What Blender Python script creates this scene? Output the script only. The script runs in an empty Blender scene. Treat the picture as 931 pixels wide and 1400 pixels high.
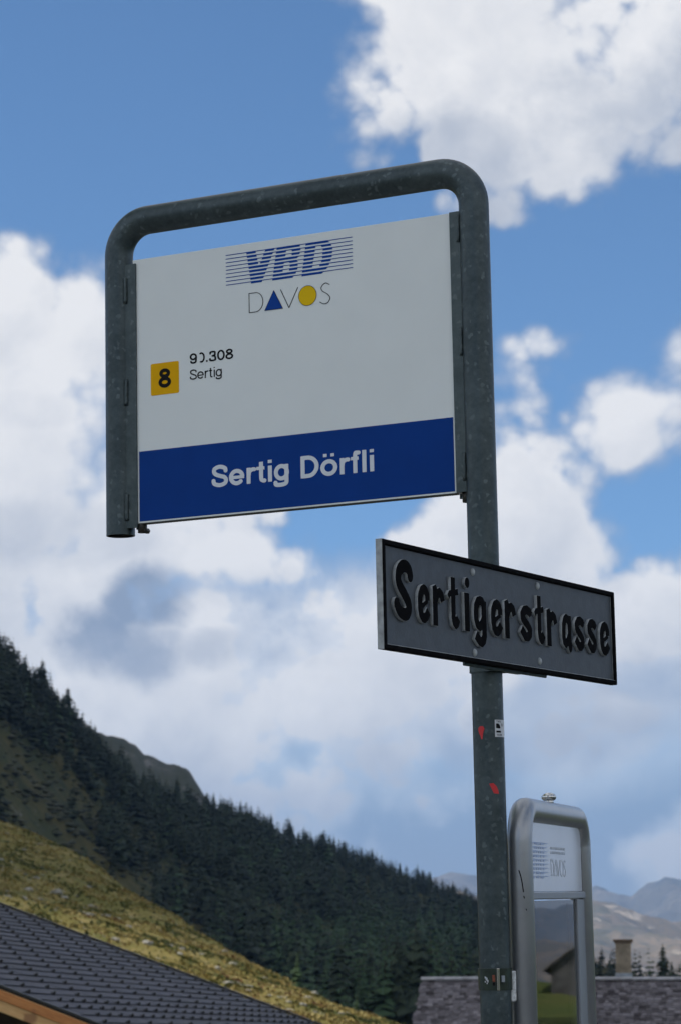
import bpy, bmesh, math, random
import numpy as np
from mathutils import Vector, Matrix, Euler, noise

scene = bpy.context.scene
col = scene.collection
R_ = math.radians
random.seed(7)

# ------------------------------------------------------------------ camera
CAM_Z = 1.6
F_PX = 3500.0                      # focal length in units of the 931 x 1400 photograph
PITCH = math.atan(730.0 / F_PX)    # horizon lies just under the frame
cd = bpy.data.cameras.new('camera')
cd.sensor_fit = 'VERTICAL'
cd.sensor_height = 24.0
cd.lens = F_PX / 1400.0 * 24.0
cd.clip_start = 0.1
cd.clip_end = 60000
cd.dof.use_dof = True
cd.dof.focus_distance = 5.0
cd.dof.aperture_fstop = 10.0
cam = bpy.data.objects.new('camera', cd)
col.objects.link(cam)
cam.location = (0, 0, CAM_Z)
cam.rotation_euler = (math.pi / 2 + PITCH, 0, 0)
scene.camera = cam

SUN_AZ, SUN_EL = -102.0, 50.0       # degrees, azimuth from +y towards +x
SUN_STRENGTH = 4.4
SKY_STRENGTH = 0.135


# ------------------------------------------------------------------ node expression helper
class X:
    """A socket with arithmetic: builds Math nodes."""
    nt = None

    def __init__(self, s): self.s = s

    @staticmethod
    def op(o, *a, clamp=False):
        n = X.nt.nodes.new('ShaderNodeMath')
        n.operation = o
        n.use_clamp = clamp
        for i, v in enumerate(a):
            if isinstance(v, X): X.nt.links.new(v.s, n.inputs[i])
            else: n.inputs[i].default_value = float(v)
        return X(n.outputs[0])

    def __add__(s, b): return X.op('ADD', s, b)
    __radd__ = __add__
    def __sub__(s, b): return X.op('SUBTRACT', s, b)
    def __rsub__(s, b): return X.op('SUBTRACT', b, s)
    def __mul__(s, b): return X.op('MULTIPLY', s, b)
    __rmul__ = __mul__
    def __truediv__(s, b): return X.op('DIVIDE', s, b)
    def mx(s, b): return X.op('MAXIMUM', s, b)
    def mn(s, b): return X.op('MINIMUM', s, b)
    def clamp(s): return X.op('ADD', s, 0.0, clamp=True)

    def smooth(s, a, b, lo=0.0, hi=1.0):
        n = X.nt.nodes.new('ShaderNodeMapRange')
        n.interpolation_type = 'SMOOTHSTEP'
        X.nt.links.new(s.s, n.inputs['Value'])
        n.inputs['From Min'].default_value = a
        n.inputs['From Max'].default_value = b
        n.inputs['To Min'].default_value = lo
        n.inputs['To Max'].default_value = hi
        return X(n.outputs['Result'])


def n_noise(vec, scale, detail=5, rough=0.55, dist=0.0, lac=2.0):
    n = X.nt.nodes.new('ShaderNodeTexNoise')
    n.inputs['Scale'].default_value = scale
    n.inputs['Detail'].default_value = detail
    n.inputs['Roughness'].default_value = rough
    n.inputs['Lacunarity'].default_value = lac
    n.inputs['Distortion'].default_value = dist
    if vec is not None: X.nt.links.new(vec, n.inputs['Vector'])
    return X(n.outputs['Fac'])


def n_mix(fac, a, b, blend='MIX'):
    n = X.nt.nodes.new('ShaderNodeMix')
    n.data_type = 'RGBA'
    n.blend_type = blend
    def put(sock, v):
        if isinstance(v, X): X.nt.links.new(v.s, sock)
        elif hasattr(v, 'is_output'): X.nt.links.new(v, sock)
        elif isinstance(v, (int, float)): sock.default_value = v
        else: sock.default_value = (*v[:3], 1)
    put(n.inputs[0], fac)
    put(n.inputs[6], a)
    put(n.inputs[7], b)
    return n.outputs[2]


# ------------------------------------------------------------------ world: Nishita sky and cumulus
world = bpy.data.worlds.new('World')
scene.world = world
world.use_nodes = True
world.cycles.sampling_method = 'MANUAL'
world.cycles.sample_map_resolution = 256
nt = world.node_tree
nt.nodes.clear()
X.nt = nt
out = nt.nodes.new('ShaderNodeOutputWorld')
sky = nt.nodes.new('ShaderNodeTexSky')
sky.sky_type = 'NISHITA'
sky.sun_disc = False
sky.sun_elevation = R_(SUN_EL)
sky.sun_rotation = R_(SUN_AZ)
sky.altitude = 1900
sky.air_density = 1.0
sky.dust_density = 0.1
sky.ozone_density = 2.2
bg_sky = nt.nodes.new('ShaderNodeBackground')
nt.links.new(n_mix(1.0, sky.outputs[0], (0.76, 0.98, 1.10), 'MULTIPLY'), bg_sky.inputs[0])
bg_sky.inputs[1].default_value = SKY_STRENGTH

tc = nt.nodes.new('ShaderNodeTexCoord')
sep = nt.nodes.new('ShaderNodeSeparateXYZ')
nt.links.new(tc.outputs['Generated'], sep.inputs[0])
dx, dy, dz = (X(sep.outputs[i]) for i in range(3))
AZ = X.op('ARCTAN2', dx, dy) * (180 / math.pi)     # compass degrees
EL = X.op('ARCSINE', dz) * (180 / math.pi)
vec = tc.outputs['Generated']

# cloud masses as they stand in the sky: (azimuth, elevation, half width, half height, weight) in degrees
CLOUDS = [
    (3.4, 22.4, 4.9, 3.6, 1.0), (9.0, 23.0, 5.5, 4.0, 1.0), (4.8, 20.2, 3.6, 2.2, 1.0),     # big cloud high on the right
    (-7.8, 12.6, 4.3, 5.4, 1.35), (-6.1, 16.3, 1.6, 1.5, 0.9), (-8.2, 15.9, 2.4, 2.3, 1.0), # cumulus tower on the left
    (-2.8, 7.6, 7.0, 3.1, 1.0), (-4.9, 11.6, 3.6, 3.5, 0.95),
    (4.2, 11.6, 2.5, 2.2, 1.3), (5.7, 11.0, 1.7, 1.3, 1.0), (5.3, 10.2, 2.2, 1.5, 1.0), (4.6, 13.4, 2.4, 1.9, 0.8),
    (6.8, 13.8, 2.3, 1.3, 1.0), (8.6, 14.6, 1.9, 1.6, 0.95), (4.8, 15.6, 1.0, 0.5, 0.28), (-2.4, 10.6, 1.9, 1.1, 0.9),
    (7.7, 9.6, 2.6, 1.5, 1.0), (2.6, 10.9, 1.9, 1.3, 0.85), (1.5, 8.5, 4.0, 1.9, 0.9),
    (7.3, 3.9, 1.6, 1.0, 0.85), (9.5, 4.6, 2.2, 1.5, 0.9),
    (4.5, 7.3, 4.5, 1.0, 0.55),
]


def mapped(offs):
    m = nt.nodes.new('ShaderNodeMapping')
    nt.links.new(vec, m.inputs[0])
    m.inputs['Location'].default_value = offs
    return m.outputs[0]


WARP_A = (n_noise(vec, 9.0, 3, 0.5) - 0.5) * 3.2
WARP_E = (n_noise(mapped((3.1, 1.7, 0.0)), 9.0, 3, 0.5) - 0.5) * 2.6


def blobs(a, e):
    d = None
    for (ca, ce, ra, re, w) in CLOUDS:
        u = (a - ca) * (1 / ra)
        q = (e - ce) * (1 / re)
        b = (1.0 - (u * u + q * q)) * w
        d = b if d is None else d.mx(b)
    return d.mx(-0.9)


a0, e0 = AZ + WARP_A, EL + WARP_E
B0 = blobs(a0, e0)
# general cumulus field for the rest of the sky
far = X.op('SQRT', (a0 * a0) + (e0 - 12.0) * (e0 - 12.0)).smooth(13, 22)
G0 = ((n_noise(vec, 2.3, 3, 0.5) - 0.5) * 5.0 + 0.42) * far + (far - 1.0) * 2.0
F0 = n_noise(vec, 15.0, 9, 0.60, 0.25) - 0.5
vo = nt.nodes.new('ShaderNodeTexVoronoi')
vo.feature = 'F1'
nt.links.new(vec, vo.inputs['Vector'])
vo.inputs['Scale'].default_value = 34
vo.inputs['Detail'].default_value = 2
vo.inputs['Roughness'].default_value = 0.55
D0 = B0.mx(G0) + F0 * 2.0 + (0.92 - X(vo.outputs['Distance'])) * 0.75
# the same field a step towards the sun, for the lit and shaded sides of the heaps
F1 = n_noise(mapped((-0.3 / 57.3, 0.0, 0.55 / 57.3)), 15.0, 6, 0.60, 0.25) - 0.5
DIFF = (B0 - blobs(a0 - 0.3, e0 + 0.55)) + (F0 - F1) * 2.0
soft = n_noise(mapped((2.2, 6.1, 3.4)), 6.0, 3, 0.5)
alpha = (D0 * soft.smooth(0.35, 0.68, 2.6, 0.95)).smooth(0.0, 1.0)
# sunlit edges against shaded cores and bases
light = DIFF * 0.45
big = n_noise(mapped((5.2, 1.1, 0.4)), 9.0, 7, 0.58)
thick = D0.smooth(0.1, 1.0)
DARKS = [(-4.2, 9.75, 1.15, 1.0, 0.85), (-5.3, 8.9, 1.5, 1.0, 0.8), (-4.5, 8.6, 1.3, 1.1, 0.7), (-2.0, 8.6, 2.4, 0.6, 0.45), (7.6, 20.4, 3.8, 2.6, 0.45), (3.2, 18.9, 4.0, 1.6, 0.40),
         (-6.4, 11.2, 3.4, 0.9, 0.30), (-1.0, 5.8, 10.0, 1.7, 0.34), (6.5, 6.8, 4.0, 1.6, 0.50), (-7.0, 14.0, 2.5, 0.5, 0.12), (5.4, 14.0, 4.0, 0.9, 0.2)]
dk = None
for (ca, ce, ra, re, w) in DARKS:
    u = (AZ + WARP_A * 0.4 - ca) * (1 / ra)
    q = (EL + WARP_E * 0.4 - ce) * (1 / re)
    b = ((1.0 - (u * u + q * q)) * 0.75 + F0 * 3.6 + (big - 0.5) * 1.6).smooth(0.0, 0.8) * w
    dk = b if dk is None else dk.mx(b)
shade = (0.96 + light - (big - 0.40) * 1.0 * thick - dk).clamp()
ccol = n_mix(shade, (0.30, 0.375, 0.51), (0.955, 0.955, 0.965))
# soft broken layer behind the cumulus and grey-blue distance air low over the valley
u, q = AZ * (1 / 13.0), (EL - 8.0) * (1 / 3.0)
softA = ((1.0 - (u * u + q * q)) + F0 * 1.6 + (big - 0.5) * 0.8).smooth(-0.15, 0.75) * 0.88
mott = n_noise(mapped((8.2, 2.1, 5.4)), 13.0, 7, 0.56)
scol = n_mix((mott.smooth(0.30, 0.66) - dk * 0.6).clamp(), (0.47, 0.535, 0.655), (0.90, 0.905, 0.92))
veil = EL.smooth(3.5, 11.5, 0.92, 0.0)
vcol = n_mix(EL.smooth(0.0, 9.0), (0.33, 0.395, 0.525), (0.285, 0.36, 0.50))
low = EL.smooth(2.0, 8.5, 0.45, 1.0)
ccol = n_mix(alpha * low, n_mix(softA, vcol, scol), ccol)
alpha = alpha.mx(veil).mx(softA)
bg_cloud = nt.nodes.new('ShaderNodeBackground')
nt.links.new(ccol, bg_cloud.inputs[0])
bg_cloud.inputs[1].default_value = 1.0
mixs = nt.nodes.new('ShaderNodeMixShader')
nt.links.new(alpha.s, mixs.inputs[0])
nt.links.new(bg_sky.outputs[0], mixs.inputs[1])
nt.links.new(bg_cloud.outputs[0], mixs.inputs[2])
nt.links.new(mixs.outputs[0], out.inputs['Surface'])

# ------------------------------------------------------------------ sun
sd = bpy.data.lights.new('sun', 'SUN')
sd.energy = SUN_STRENGTH
sd.angle = R_(0.53)
sd.color = (1.0, 0.94, 0.84)
sun = bpy.data.objects.new('sun', sd)
col.objects.link(sun)
sv = Vector((math.sin(R_(SUN_AZ)) * math.cos(R_(SUN_EL)), math.cos(R_(SUN_AZ)) * math.cos(R_(SUN_EL)), math.sin(R_(SUN_EL))))
sun.rotation_euler = sv.to_track_quat('Z', 'Y').to_euler()
sun.location = (0, 0, 30)

# ------------------------------------------------------------------ exposure
scene.render.engine = 'CYCLES'
vs = scene.view_settings
vs.view_transform = 'Standard'
vs.look = 'None'
vs.exposure = 0.0
vs.gamma = 1.0
vs.use_curve_mapping = False
scene.cycles.max_bounces = 5
scene.cycles.diffuse_bounces = 2
scene.cycles.volume_bounces = 0
scene.cycles.use_adaptive_sampling = True
scene.cycles.adaptive_threshold = 0.025


# ------------------------------------------------------------------ geometry helpers
def px_dir(x, y):
    """World direction of a picture point (931 x 1400), forward component 1."""
    u, v = (x - 465.5) / F_PX, (700 - y) / F_PX
    c, s = math.cos(PITCH), math.sin(PITCH)
    return Vector((u, c - s * v, s + c * v))


def at(x, y, dist):
    """Point in the place, dist metres away along the ground, seen at x, y."""
    d = px_dir(x, y)
    k = dist / math.hypot(d.x, d.y)
    return Vector((d.x * k, d.y * k, d.z * k + CAM_Z))


def azel(x, y):
    d = px_dir(x, y)
    return math.atan2(d.x, d.y), d.z / math.hypot(d.x, d.y)


def tag(o, label=None, cat=None, group=None, kind=None):
    if label: o['label'] = label
    if cat: o['category'] = cat
    if group: o['group'] = group
    if kind: o['kind'] = kind
    return o


def empty(name, mat4, label=None, cat=None, group=None):
    o = bpy.data.objects.new(name, None)
    o.empty_display_size = 0.2
    col.objects.link(o)
    o.matrix_world = mat4
    return tag(o, label, cat, group)


def mesh_obj(name, me, mats, parent=None):
    o = bpy.data.objects.new(name, me)
    col.objects.link(o)
    if mats is not None:
        for m in (mats if isinstance(mats, (list, tuple)) else [mats]):
            if len(me.materials) < (len(mats) if isinstance(mats, (list, tuple)) else 1):
                me.materials.append(m)
    if parent: o.parent = parent
    return o


def bm_obj(name, bm, mats, parent=None, smooth=False):
    me = bpy.data.meshes.new(name)
    bmesh.ops.recalc_face_normals(bm, faces=bm.faces[:])
    bm.to_mesh(me)
    bm.free()
    if smooth:
        me.polygons.foreach_set('use_smooth', [True] * len(me.polygons))
    return mesh_obj(name, me, mats, parent)


def raw_mesh(name, verts, faces, smooth=False):
    me = bpy.data.meshes.new(name)
    me.from_pydata([tuple(v) for v in verts], [], faces)
    if smooth: me.polygons.foreach_set('use_smooth', [True] * len(me.polygons))
    return me


def np_mesh(name, v, tri, smooth=False):
    me = bpy.data.meshes.new(name)
    v = np.asarray(v, np.float32)
    tri = np.asarray(tri, np.int32)
    me.vertices.add(len(v))
    me.vertices.foreach_set('co', v.ravel())
    me.loops.add(tri.size)
    me.loops.foreach_set('vertex_index', tri.ravel())
    me.polygons.add(len(tri))
    me.polygons.foreach_set('loop_start', np.arange(0, tri.size, tri.shape[1], dtype=np.int32))
    me.polygons.foreach_set('use_smooth', np.full(len(tri), smooth))
    me.update(calc_edges=True)
    return me


def box(bm, c, s, bevel=0.0, rot=None, mi=0):
    r = bmesh.ops.create_cube(bm, size=1.0)
    vs_ = r['verts']
    for v in vs_:
        v.co = Vector((v.co.x * s[0], v.co.y * s[1], v.co.z * s[2]))
    fs = list({f for v in vs_ for f in v.link_faces})
    if bevel > 0:
        es = list({e for v in vs_ for e in v.link_edges})
        rb = bmesh.ops.bevel(bm, geom=es, offset=bevel, segments=2, profile=0.5, affect='EDGES')
        vs_ = list({v for f in rb['faces'] for v in f.verts} | {v for v in vs_ if v.is_valid})
        fs = list({f for v in vs_ for f in v.link_faces})
    M = Matrix.Translation(Vector(c)) @ (rot.to_4x4() if rot is not None else Matrix())
    bmesh.ops.transform(bm, matrix=M, verts=vs_)
    for f in fs: f.material_index = mi
    return vs_


def cyl(bm, a, b, r0, r1=None, seg=20, mi=0, caps=True):
    a, b = Vector(a), Vector(b)
    r1 = r0 if r1 is None else r1
    q = (b - a).to_track_quat('Z', 'Y')
    rings = []
    for p, r in ((a, r0), (b, r1)):
        rings.append([bm.verts.new(p + q @ Vector((r * math.cos(2 * math.pi * k / seg), r * math.sin(2 * math.pi * k / seg), 0))) for k in range(seg)])
    for k in range(seg):
        f = bm.faces.new((rings[0][k], rings[0][(k + 1) % seg], rings[1][(k + 1) % seg], rings[1][k]))
        f.material_index = mi
        f.smooth = True
    if caps:
        for rg in (rings[0][::-1], rings[1]):
            bm.faces.new(rg).material_index = mi


def tube(bm, path, r, seg=28, caps=True, rz=None):
    """Round pipe along a path of points; frames carried along without twist."""
    path = [Vector(p) for p in path]
    n = len(path)
    rings = []
    t0 = (path[1] - path[0]).normalized()
    u = t0.orthogonal().normalized()
    for i in range(n):
        t = (path[min(i + 1, n - 1)] - path[max(i - 1, 0)]).normalized()
        u = (u - t * u.dot(t)).normalized()
        w = t.cross(u)
        rings.append([bm.verts.new(path[i] + (u * math.cos(2 * math.pi * k / seg) + w * math.sin(2 * math.pi * k / seg)) * r) for k in range(seg)])
    for i in range(n - 1):
        for k in range(seg):
            f = bm.faces.new((rings[i][k], rings[i][(k + 1) % seg], rings[i + 1][(k + 1) % seg], rings[i + 1][k]))
            f.smooth = True
    if caps:
        bm.faces.new(rings[0][::-1])
        bm.faces.new(rings[-1])


def bent(pts, radius, n=12, step=0.08):
    """Polyline with its inner corners rounded to arcs."""
    pts = [Vector(p) for p in pts]
    o = [pts[0]]
    for i in range(1, len(pts) - 1):
        a = (pts[i - 1] - pts[i]).normalized()
        b = (pts[i + 1] - pts[i]).normalized()
        ang = a.angle(b)
        tl = radius / math.tan(ang / 2)
        c = pts[i] + (a + b).normalized() * (radius / math.sin(ang / 2))
        p0, p1 = pts[i] + a * tl, pts[i] + b * tl
        v0, v1 = p0 - c, p1 - c
        tot = v0.angle(v1)
        ax = v0.cross(v1).normalized()
        for k in range(n + 1):
            o.append(c + Matrix.Rotation(tot * k / n, 3, ax) @ v0)
    o.append(pts[-1])
    return o


# ------------------------------------------------------------------ materials
def material(name):
    m = bpy.data.materials.new(name)
    m.use_nodes = True
    X.nt = m.node_tree
    b = m.node_tree.nodes['Principled BSDF']
    return m, b


def lnk(a, b):
    X.nt.links.new(a.s if isinstance(a, X) else a, b)


def objco(scale=None):
    t = X.nt.nodes.new('ShaderNodeTexCoord')
    s = t.outputs['Object']
    if scale:
        mp = X.nt.nodes.new('ShaderNodeMapping')
        X.nt.links.new(s, mp.inputs[0])
        mp.inputs['Scale'].default_value = scale
        s = mp.outputs[0]
    return s


def bump(b, h, strength=0.3, dist=0.002):
    n = X.nt.nodes.new('ShaderNodeBump')
    n.inputs['Strength'].default_value = strength
    n.inputs['Distance'].default_value = dist
    lnk(h, n.inputs['Height'])
    lnk(n.outputs[0], b.inputs['Normal'])


def paint(name, c, rough=0.45, metal=0.0, var=0.10, scale=30, bmp=0.0, bscale=200, spec=0.5):
    m, b = material(name)
    v = objco()
    f = n_noise(v, scale, 5, 0.6)
    dark = tuple(x * (1 - var) for x in c)
    lite = tuple(min(1, x * (1 + var)) for x in c)
    lnk(n_mix(f.smooth(0.3, 0.7), dark, lite), b.inputs['Base Color'])
    b.inputs['Roughness'].default_value = rough
    b.inputs['Metallic'].default_value = metal
    b.inputs['Specular IOR Level'].default_value = spec
    if bmp: bump(b, n_noise(v, bscale, 2, 0.5), bmp, 0.001)
    return m


def galvanised(name, dark, lite, rough=0.46, metal=0.55):
    m, b = material(name)
    v = objco()
    vo = X.nt.nodes.new('ShaderNodeTexVoronoi')
    vo.feature = 'F1'
    vo.inputs['Scale'].default_value = 105
    vo.inputs['Randomness'].default_value = 1.0
    warp = X.nt.nodes.new('ShaderNodeVectorMath')
    warp.operation = 'ADD'
    nz = X.nt.nodes.new('ShaderNodeTexNoise')
    nz.inputs['Scale'].default_value = 60
    nz.inputs['Detail'].default_value = 3
    lnk(v, nz.inputs['Vector'])
    sc = X.nt.nodes.new('ShaderNodeVectorMath')
    sc.operation = 'SCALE'
    sc.inputs['Scale'].default_value = 0.02
    lnk(nz.outputs['Color'], sc.inputs[0])
    lnk(v, warp.inputs[0])
    lnk(sc.outputs[0], warp.inputs[1])
    lnk(warp.outputs[0], vo.inputs['Vector'])
    sp = X.nt.nodes.new('ShaderNodeSeparateColor')
    lnk(vo.outputs['Color'], sp.inputs[0])
    cell = X(sp.outputs[0])
    patches = cell.smooth(0.80, 0.98) * X(vo.outputs['Distance']).smooth(0.30, 0.62, 1, 0) 
    blotch = n_noise(v, 14, 5, 0.6)
    fine = n_noise(v, 90, 4, 0.65)
    fac = (patches * 0.48 + blotch.smooth(0.35, 0.75) * 0.22 + (fine - 0.45) * 0.5 + cell * 0.08).clamp()
    c = n_mix(fac, dark, lite)
    lnk(c, b.inputs['Base Color'])
    b.inputs['Metallic'].default_value = metal
    lnk(fac.smooth(0, 1, rough - 0.06, rough + 0.16), b.inputs['Roughness'])
    bump(b, fine, 0.12, 0.001)
    return m


M = {}
M['galv'] = galvanised('galvanised_steel', (0.040, 0.056, 0.060), (0.155, 0.192, 0.196))
M['galv_flat'] = galvanised('galvanised_flat_bar', (0.050, 0.068, 0.070), (0.17, 0.205, 0.205), 0.5)
M['dark_steel'] = paint('dark_steel', (0.035, 0.033, 0.028), 0.5, 0.5, 0.3)
M['panel'] = paint('white_sign_enamel', (0.79, 0.82, 0.785), 0.38, 0, 0.015, 8)
M['blue'] = paint('blue_film', (0.0012, 0.042, 0.235), 0.35, 0, 0.04, 12, spec=0.10)
M['logo_blue'] = paint('logo_blue_film', (0.004, 0.055, 0.30), 0.4, 0, 0.03, spec=0.1)
M['white_film'] = paint('white_film', (0.70, 0.73, 0.75), 0.4, 0, 0.02)
M['yellow'] = paint('yellow_film', (0.80, 0.42, 0.0), 0.4, 0, 0.03, spec=0.1)
M['logo_yellow'] = paint('logo_yellow_film', (0.80, 0.52, 0.005), 0.4, 0, 0.03, spec=0.1)
M['ink'] = paint('black_film', (0.008, 0.008, 0.009), 0.5, 0, 0.1, spec=0.1)
M['cast_grey'] = paint('cast_grey_paint', (0.075, 0.086, 0.098), 0.5, 0.1, 0.10, 40, 0.35, 160, spec=0.3)
M['cast_side'] = paint('cast_grey_sides', (0.33, 0.35, 0.35), 0.5, 0.0, 0.25, 60, 0.3, 220)
M['cast_black'] = paint('cast_black_paint', (0.006, 0.006, 0.007), 0.85, 0, 0.3, 60, 0.2, 200, spec=0.04)
M['case_grey'] = paint('textured_grey_metallic_paint', (0.34, 0.355, 0.37), 0.30, 0.62, 0.06, 20, 0.40, 420)
M['alu'] = paint('anodised_aluminium', (0.27, 0.285, 0.31), 0.42, 0.5, 0.05, 20)
M['case_white'] = paint('case_white_panel', (0.66, 0.70, 0.76), 0.22, 0, 0.03, 6)
M['faded_blue'] = paint('faded_blue_print', (0.30, 0.38, 0.56), 0.4, 0, 0.1)
M['faded_grey'] = paint('faded_grey_print', (0.47, 0.51, 0.56), 0.4, 0, 0.1)
M['chrome'] = paint('stainless_steel', (0.62, 0.62, 0.60), 0.16, 1.0, 0.1)
M['zinc'] = paint('bright_cast_zinc', (0.62, 0.64, 0.64), 0.45, 0.5, 0.35, 90, 0.6, 120)
M['green_band'] = paint('dark_green_clamp', (0.018, 0.030, 0.020), 0.35, 0.2, 0.3, 60)
M['rust'] = paint('rusty_slot', (0.20, 0.055, 0.03), 0.8, 0, 0.4, 200)
M['red'] = paint('red_vinyl', (0.62, 0.025, 0.030), 0.4, 0, 0.08)
M['sticker'] = paint('white_vinyl', (0.62, 0.64, 0.66), 0.4, 0, 0.05)
M['poster'] = paint('timetable_paper', (0.10, 0.11, 0.12), 0.8, 0, 0.2)
M['soffit'] = paint('dark_timber', (0.03, 0.022, 0.016), 0.8, 0, 0.3, 12)

# window glass of the timetable case
m, b = material('case_glass')
X.nt.nodes.remove(b)
gl = X.nt.nodes.new('ShaderNodeBsdfGlossy')
gl.inputs['Roughness'].default_value = 0.015
tr = X.nt.nodes.new('ShaderNodeBsdfTransparent')
tr.inputs[0].default_value = (0.92, 0.95, 0.94, 1)
fr = X.nt.nodes.new('ShaderNodeFresnel')
fr.inputs['IOR'].default_value = 1.52
mxs = X.nt.nodes.new('ShaderNodeMixShader')
lnk(fr.outputs[0], mxs.inputs[0])
lnk(tr.outputs[0], mxs.inputs[1])
lnk(gl.outputs[0], mxs.inputs[2])
lnk(mxs.outputs[0], X.nt.nodes['Material Output'].inputs['Surface'])
M['glass'] = m

# new larch boards
def larch(name, c0, c1, kc):
    m, b = material(name)
    g = n_noise(objco((14, 1, 14)), 3.0, 6, 0.6, 0.8)
    kn = n_noise(objco((3, 1.6, 3)), 2.6, 2, 0.5)
    c = n_mix(g.smooth(0.3, 0.75), c0, c1)
    lnk(n_mix(kn.smooth(0.64, 0.74), c, kc), b.inputs['Base Color'])
    b.inputs['Roughness'].default_value = 0.6
    return m


M['larch'] = larch('larch_board', (0.60, 0.33, 0.12), (0.74, 0.46, 0.20), (0.33, 0.16, 0.06))
M['larch_dark'] = larch('oiled_larch_board', (0.42, 0.145, 0.035), (0.60, 0.25, 0.07), (0.25, 0.09, 0.03))


def tile_mat():
    m, b = material('slate_tile')
    v = objco()
    oi = X.nt.nodes.new('ShaderNodeObjectInfo')
    rnd = X(oi.outputs['Random'])
    f = n_noise(v, 6, 6, 0.65)
    a = n_mix(f.smooth(0.3, 0.7), (0.062, 0.062, 0.076), (0.098, 0.097, 0.114))
    lnk(n_mix(rnd * 0.75, a, (0.056, 0.056, 0.066)), b.inputs['Base Color'])
    b.inputs['Roughness'].default_value = 0.72
    b.inputs['Specular IOR Level'].default_value = 0.3
    bump(b, n_noise(v, 60, 3, 0.6), 0.3, 0.004)
    return m


M['tile'] = tile_mat()


def shingle_mat():
    m, b = material('weathered_shingle')
    at_ = X.nt.nodes.new('ShaderNodeAttribute')
    at_.attribute_name = 'tone'
    t = X(at_.outputs['Fac'])
    v = objco((6, 30, 30))
    g = n_noise(v, 1.5, 5, 0.6)
    a = n_mix(t, (0.035, 0.030, 0.034), (0.30, 0.275, 0.29))
    lnk(n_mix(g.smooth(0.3, 0.75) * 0.5, a, (0.12, 0.095, 0.095)), b.inputs['Base Color'])
    b.inputs['Roughness'].default_value = 0.85
    return m


M['shingle'] = shingle_mat()
M['ridge_wood'] = paint('silvered_ridge_board', (0.34, 0.33, 0.34), 0.8, 0, 0.3, 4)
M['plaster'] = paint('chimney_render', (0.27, 0.22, 0.16), 0.9, 0, 0.3, 3, 0.5, 20)
M['chimney_cap'] = paint('chimney_cap_stone', (0.15, 0.105, 0.075), 0.85, 0, 0.3, 4)
M['lead'] = paint('lead_flashing', (0.28, 0.31, 0.34), 0.55, 0.3, 0.2, 5)
M['log_wall'] = paint('dark_log_wall', (0.06, 0.036, 0.02), 0.8, 0, 0.4, 3)


def leaf_mat(name, a, bcol):
    m, b = material(name)
    oi = X.nt.nodes.new('ShaderNodeObjectInfo')
    att = X.nt.nodes.new('ShaderNodeAttribute')
    att.attribute_name = 'tone'
    t = (X(att.outputs['Fac']) * 0.7 + X(oi.outputs['Random']) * 0.3).clamp()
    lnk(n_mix(t, a, bcol), b.inputs['Base Color'])
    b.inputs['Roughness'].default_value = 0.75
    b.inputs['Specular IOR Level'].default_value = 0.2
    return m


M['needles'] = leaf_mat('conifer_needles', (0.013, 0.022, 0.017), (0.044, 0.060, 0.032))
M['larch_needles'] = leaf_mat('larch_needles', (0.030, 0.055, 0.028), (0.055, 0.095, 0.04))
M['scrub'] = leaf_mat('heath_scrub_leaves', (0.020, 0.030, 0.014), (0.075, 0.072, 0.032))
M['bark'] = paint('conifer_bark', (0.06, 0.045, 0.035), 0.9, 0, 0.3, 3)


def ground_mat(name, cols, scales, rock=None, rock_thr=(0.62, 0.7), rock_scale=0.05, bmp=0.6, bdist=0.4):
    m, b = material(name)
    t = X.nt.nodes.new('ShaderNodeNewGeometry')
    v = t.outputs['Position']
    n1 = n_noise(v, scales[0], 6, 0.6, 0.4)
    n2 = n_noise(v, scales[1], 6, 0.65, 0.2)
    n3 = n_noise(v, scales[2], 5, 0.6)
    c = n_mix(n1.smooth(0.38, 0.62), cols[0], cols[1])
    c = n_mix(n2.smooth(0.48, 0.66), c, cols[2])
    c = n_mix(n3.smooth(0.55, 0.70), c, cols[3])
    if rock:
        r = n_noise(v, rock_scale, 7, 0.68, 0.3)
        c = n_mix(r.smooth(*rock_thr), c, rock)
    lnk(c, b.inputs['Base Color'])
    b.inputs['Roughness'].default_value = 0.95
    b.inputs['Specular IOR Level'].default_value = 0.1
    bump(b, n2 + n3 * 0.6, bmp, bdist)
    return m


M['meadow'] = ground_mat('dry_alpine_meadow', [(0.20, 0.165, 0.05), (0.13, 0.125, 0.035), (0.27, 0.21, 0.085), (0.085, 0.095, 0.03)],
                         (0.10, 0.55, 1.9), (0.40, 0.37, 0.30), (0.66, 0.70), 0.8)
M['green_field'] = ground_mat('green_valley_meadow', [(0.075, 0.105, 0.032), (0.095, 0.12, 0.036), (0.11, 0.12, 0.045), (0.065, 0.09, 0.032)], (0.05, 0.3, 1.5))
M['heath'] = ground_mat('dark_heath', [(0.044, 0.052, 0.020), (0.074, 0.066, 0.024), (0.027, 0.036, 0.016), (0.094, 0.080, 0.034)],
                        (0.025, 0.09, 0.35), (0.17, 0.17, 0.155), (0.63, 0.69), 0.13, 0.6, 2.0)
M['ridge_rock'] = ground_mat('bare_ridge', [(0.075, 0.078, 0.052), (0.058, 0.066, 0.036), (0.10, 0.098, 0.078), (0.042, 0.052, 0.028)],
                             (0.01, 0.03, 0.1), (0.20, 0.19, 0.17), (0.58, 0.68), 0.03, 0.6, 5)
M['far_slope'] = ground_mat('far_mountain_flank', [(0.17, 0.13, 0.085), (0.12, 0.11, 0.075), (0.24, 0.185, 0.13), (0.09, 0.09, 0.065)],
                            (0.0012, 0.004, 0.011), (0.42, 0.36, 0.29), (0.57, 0.66), 0.005, 0.8, 40)
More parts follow.
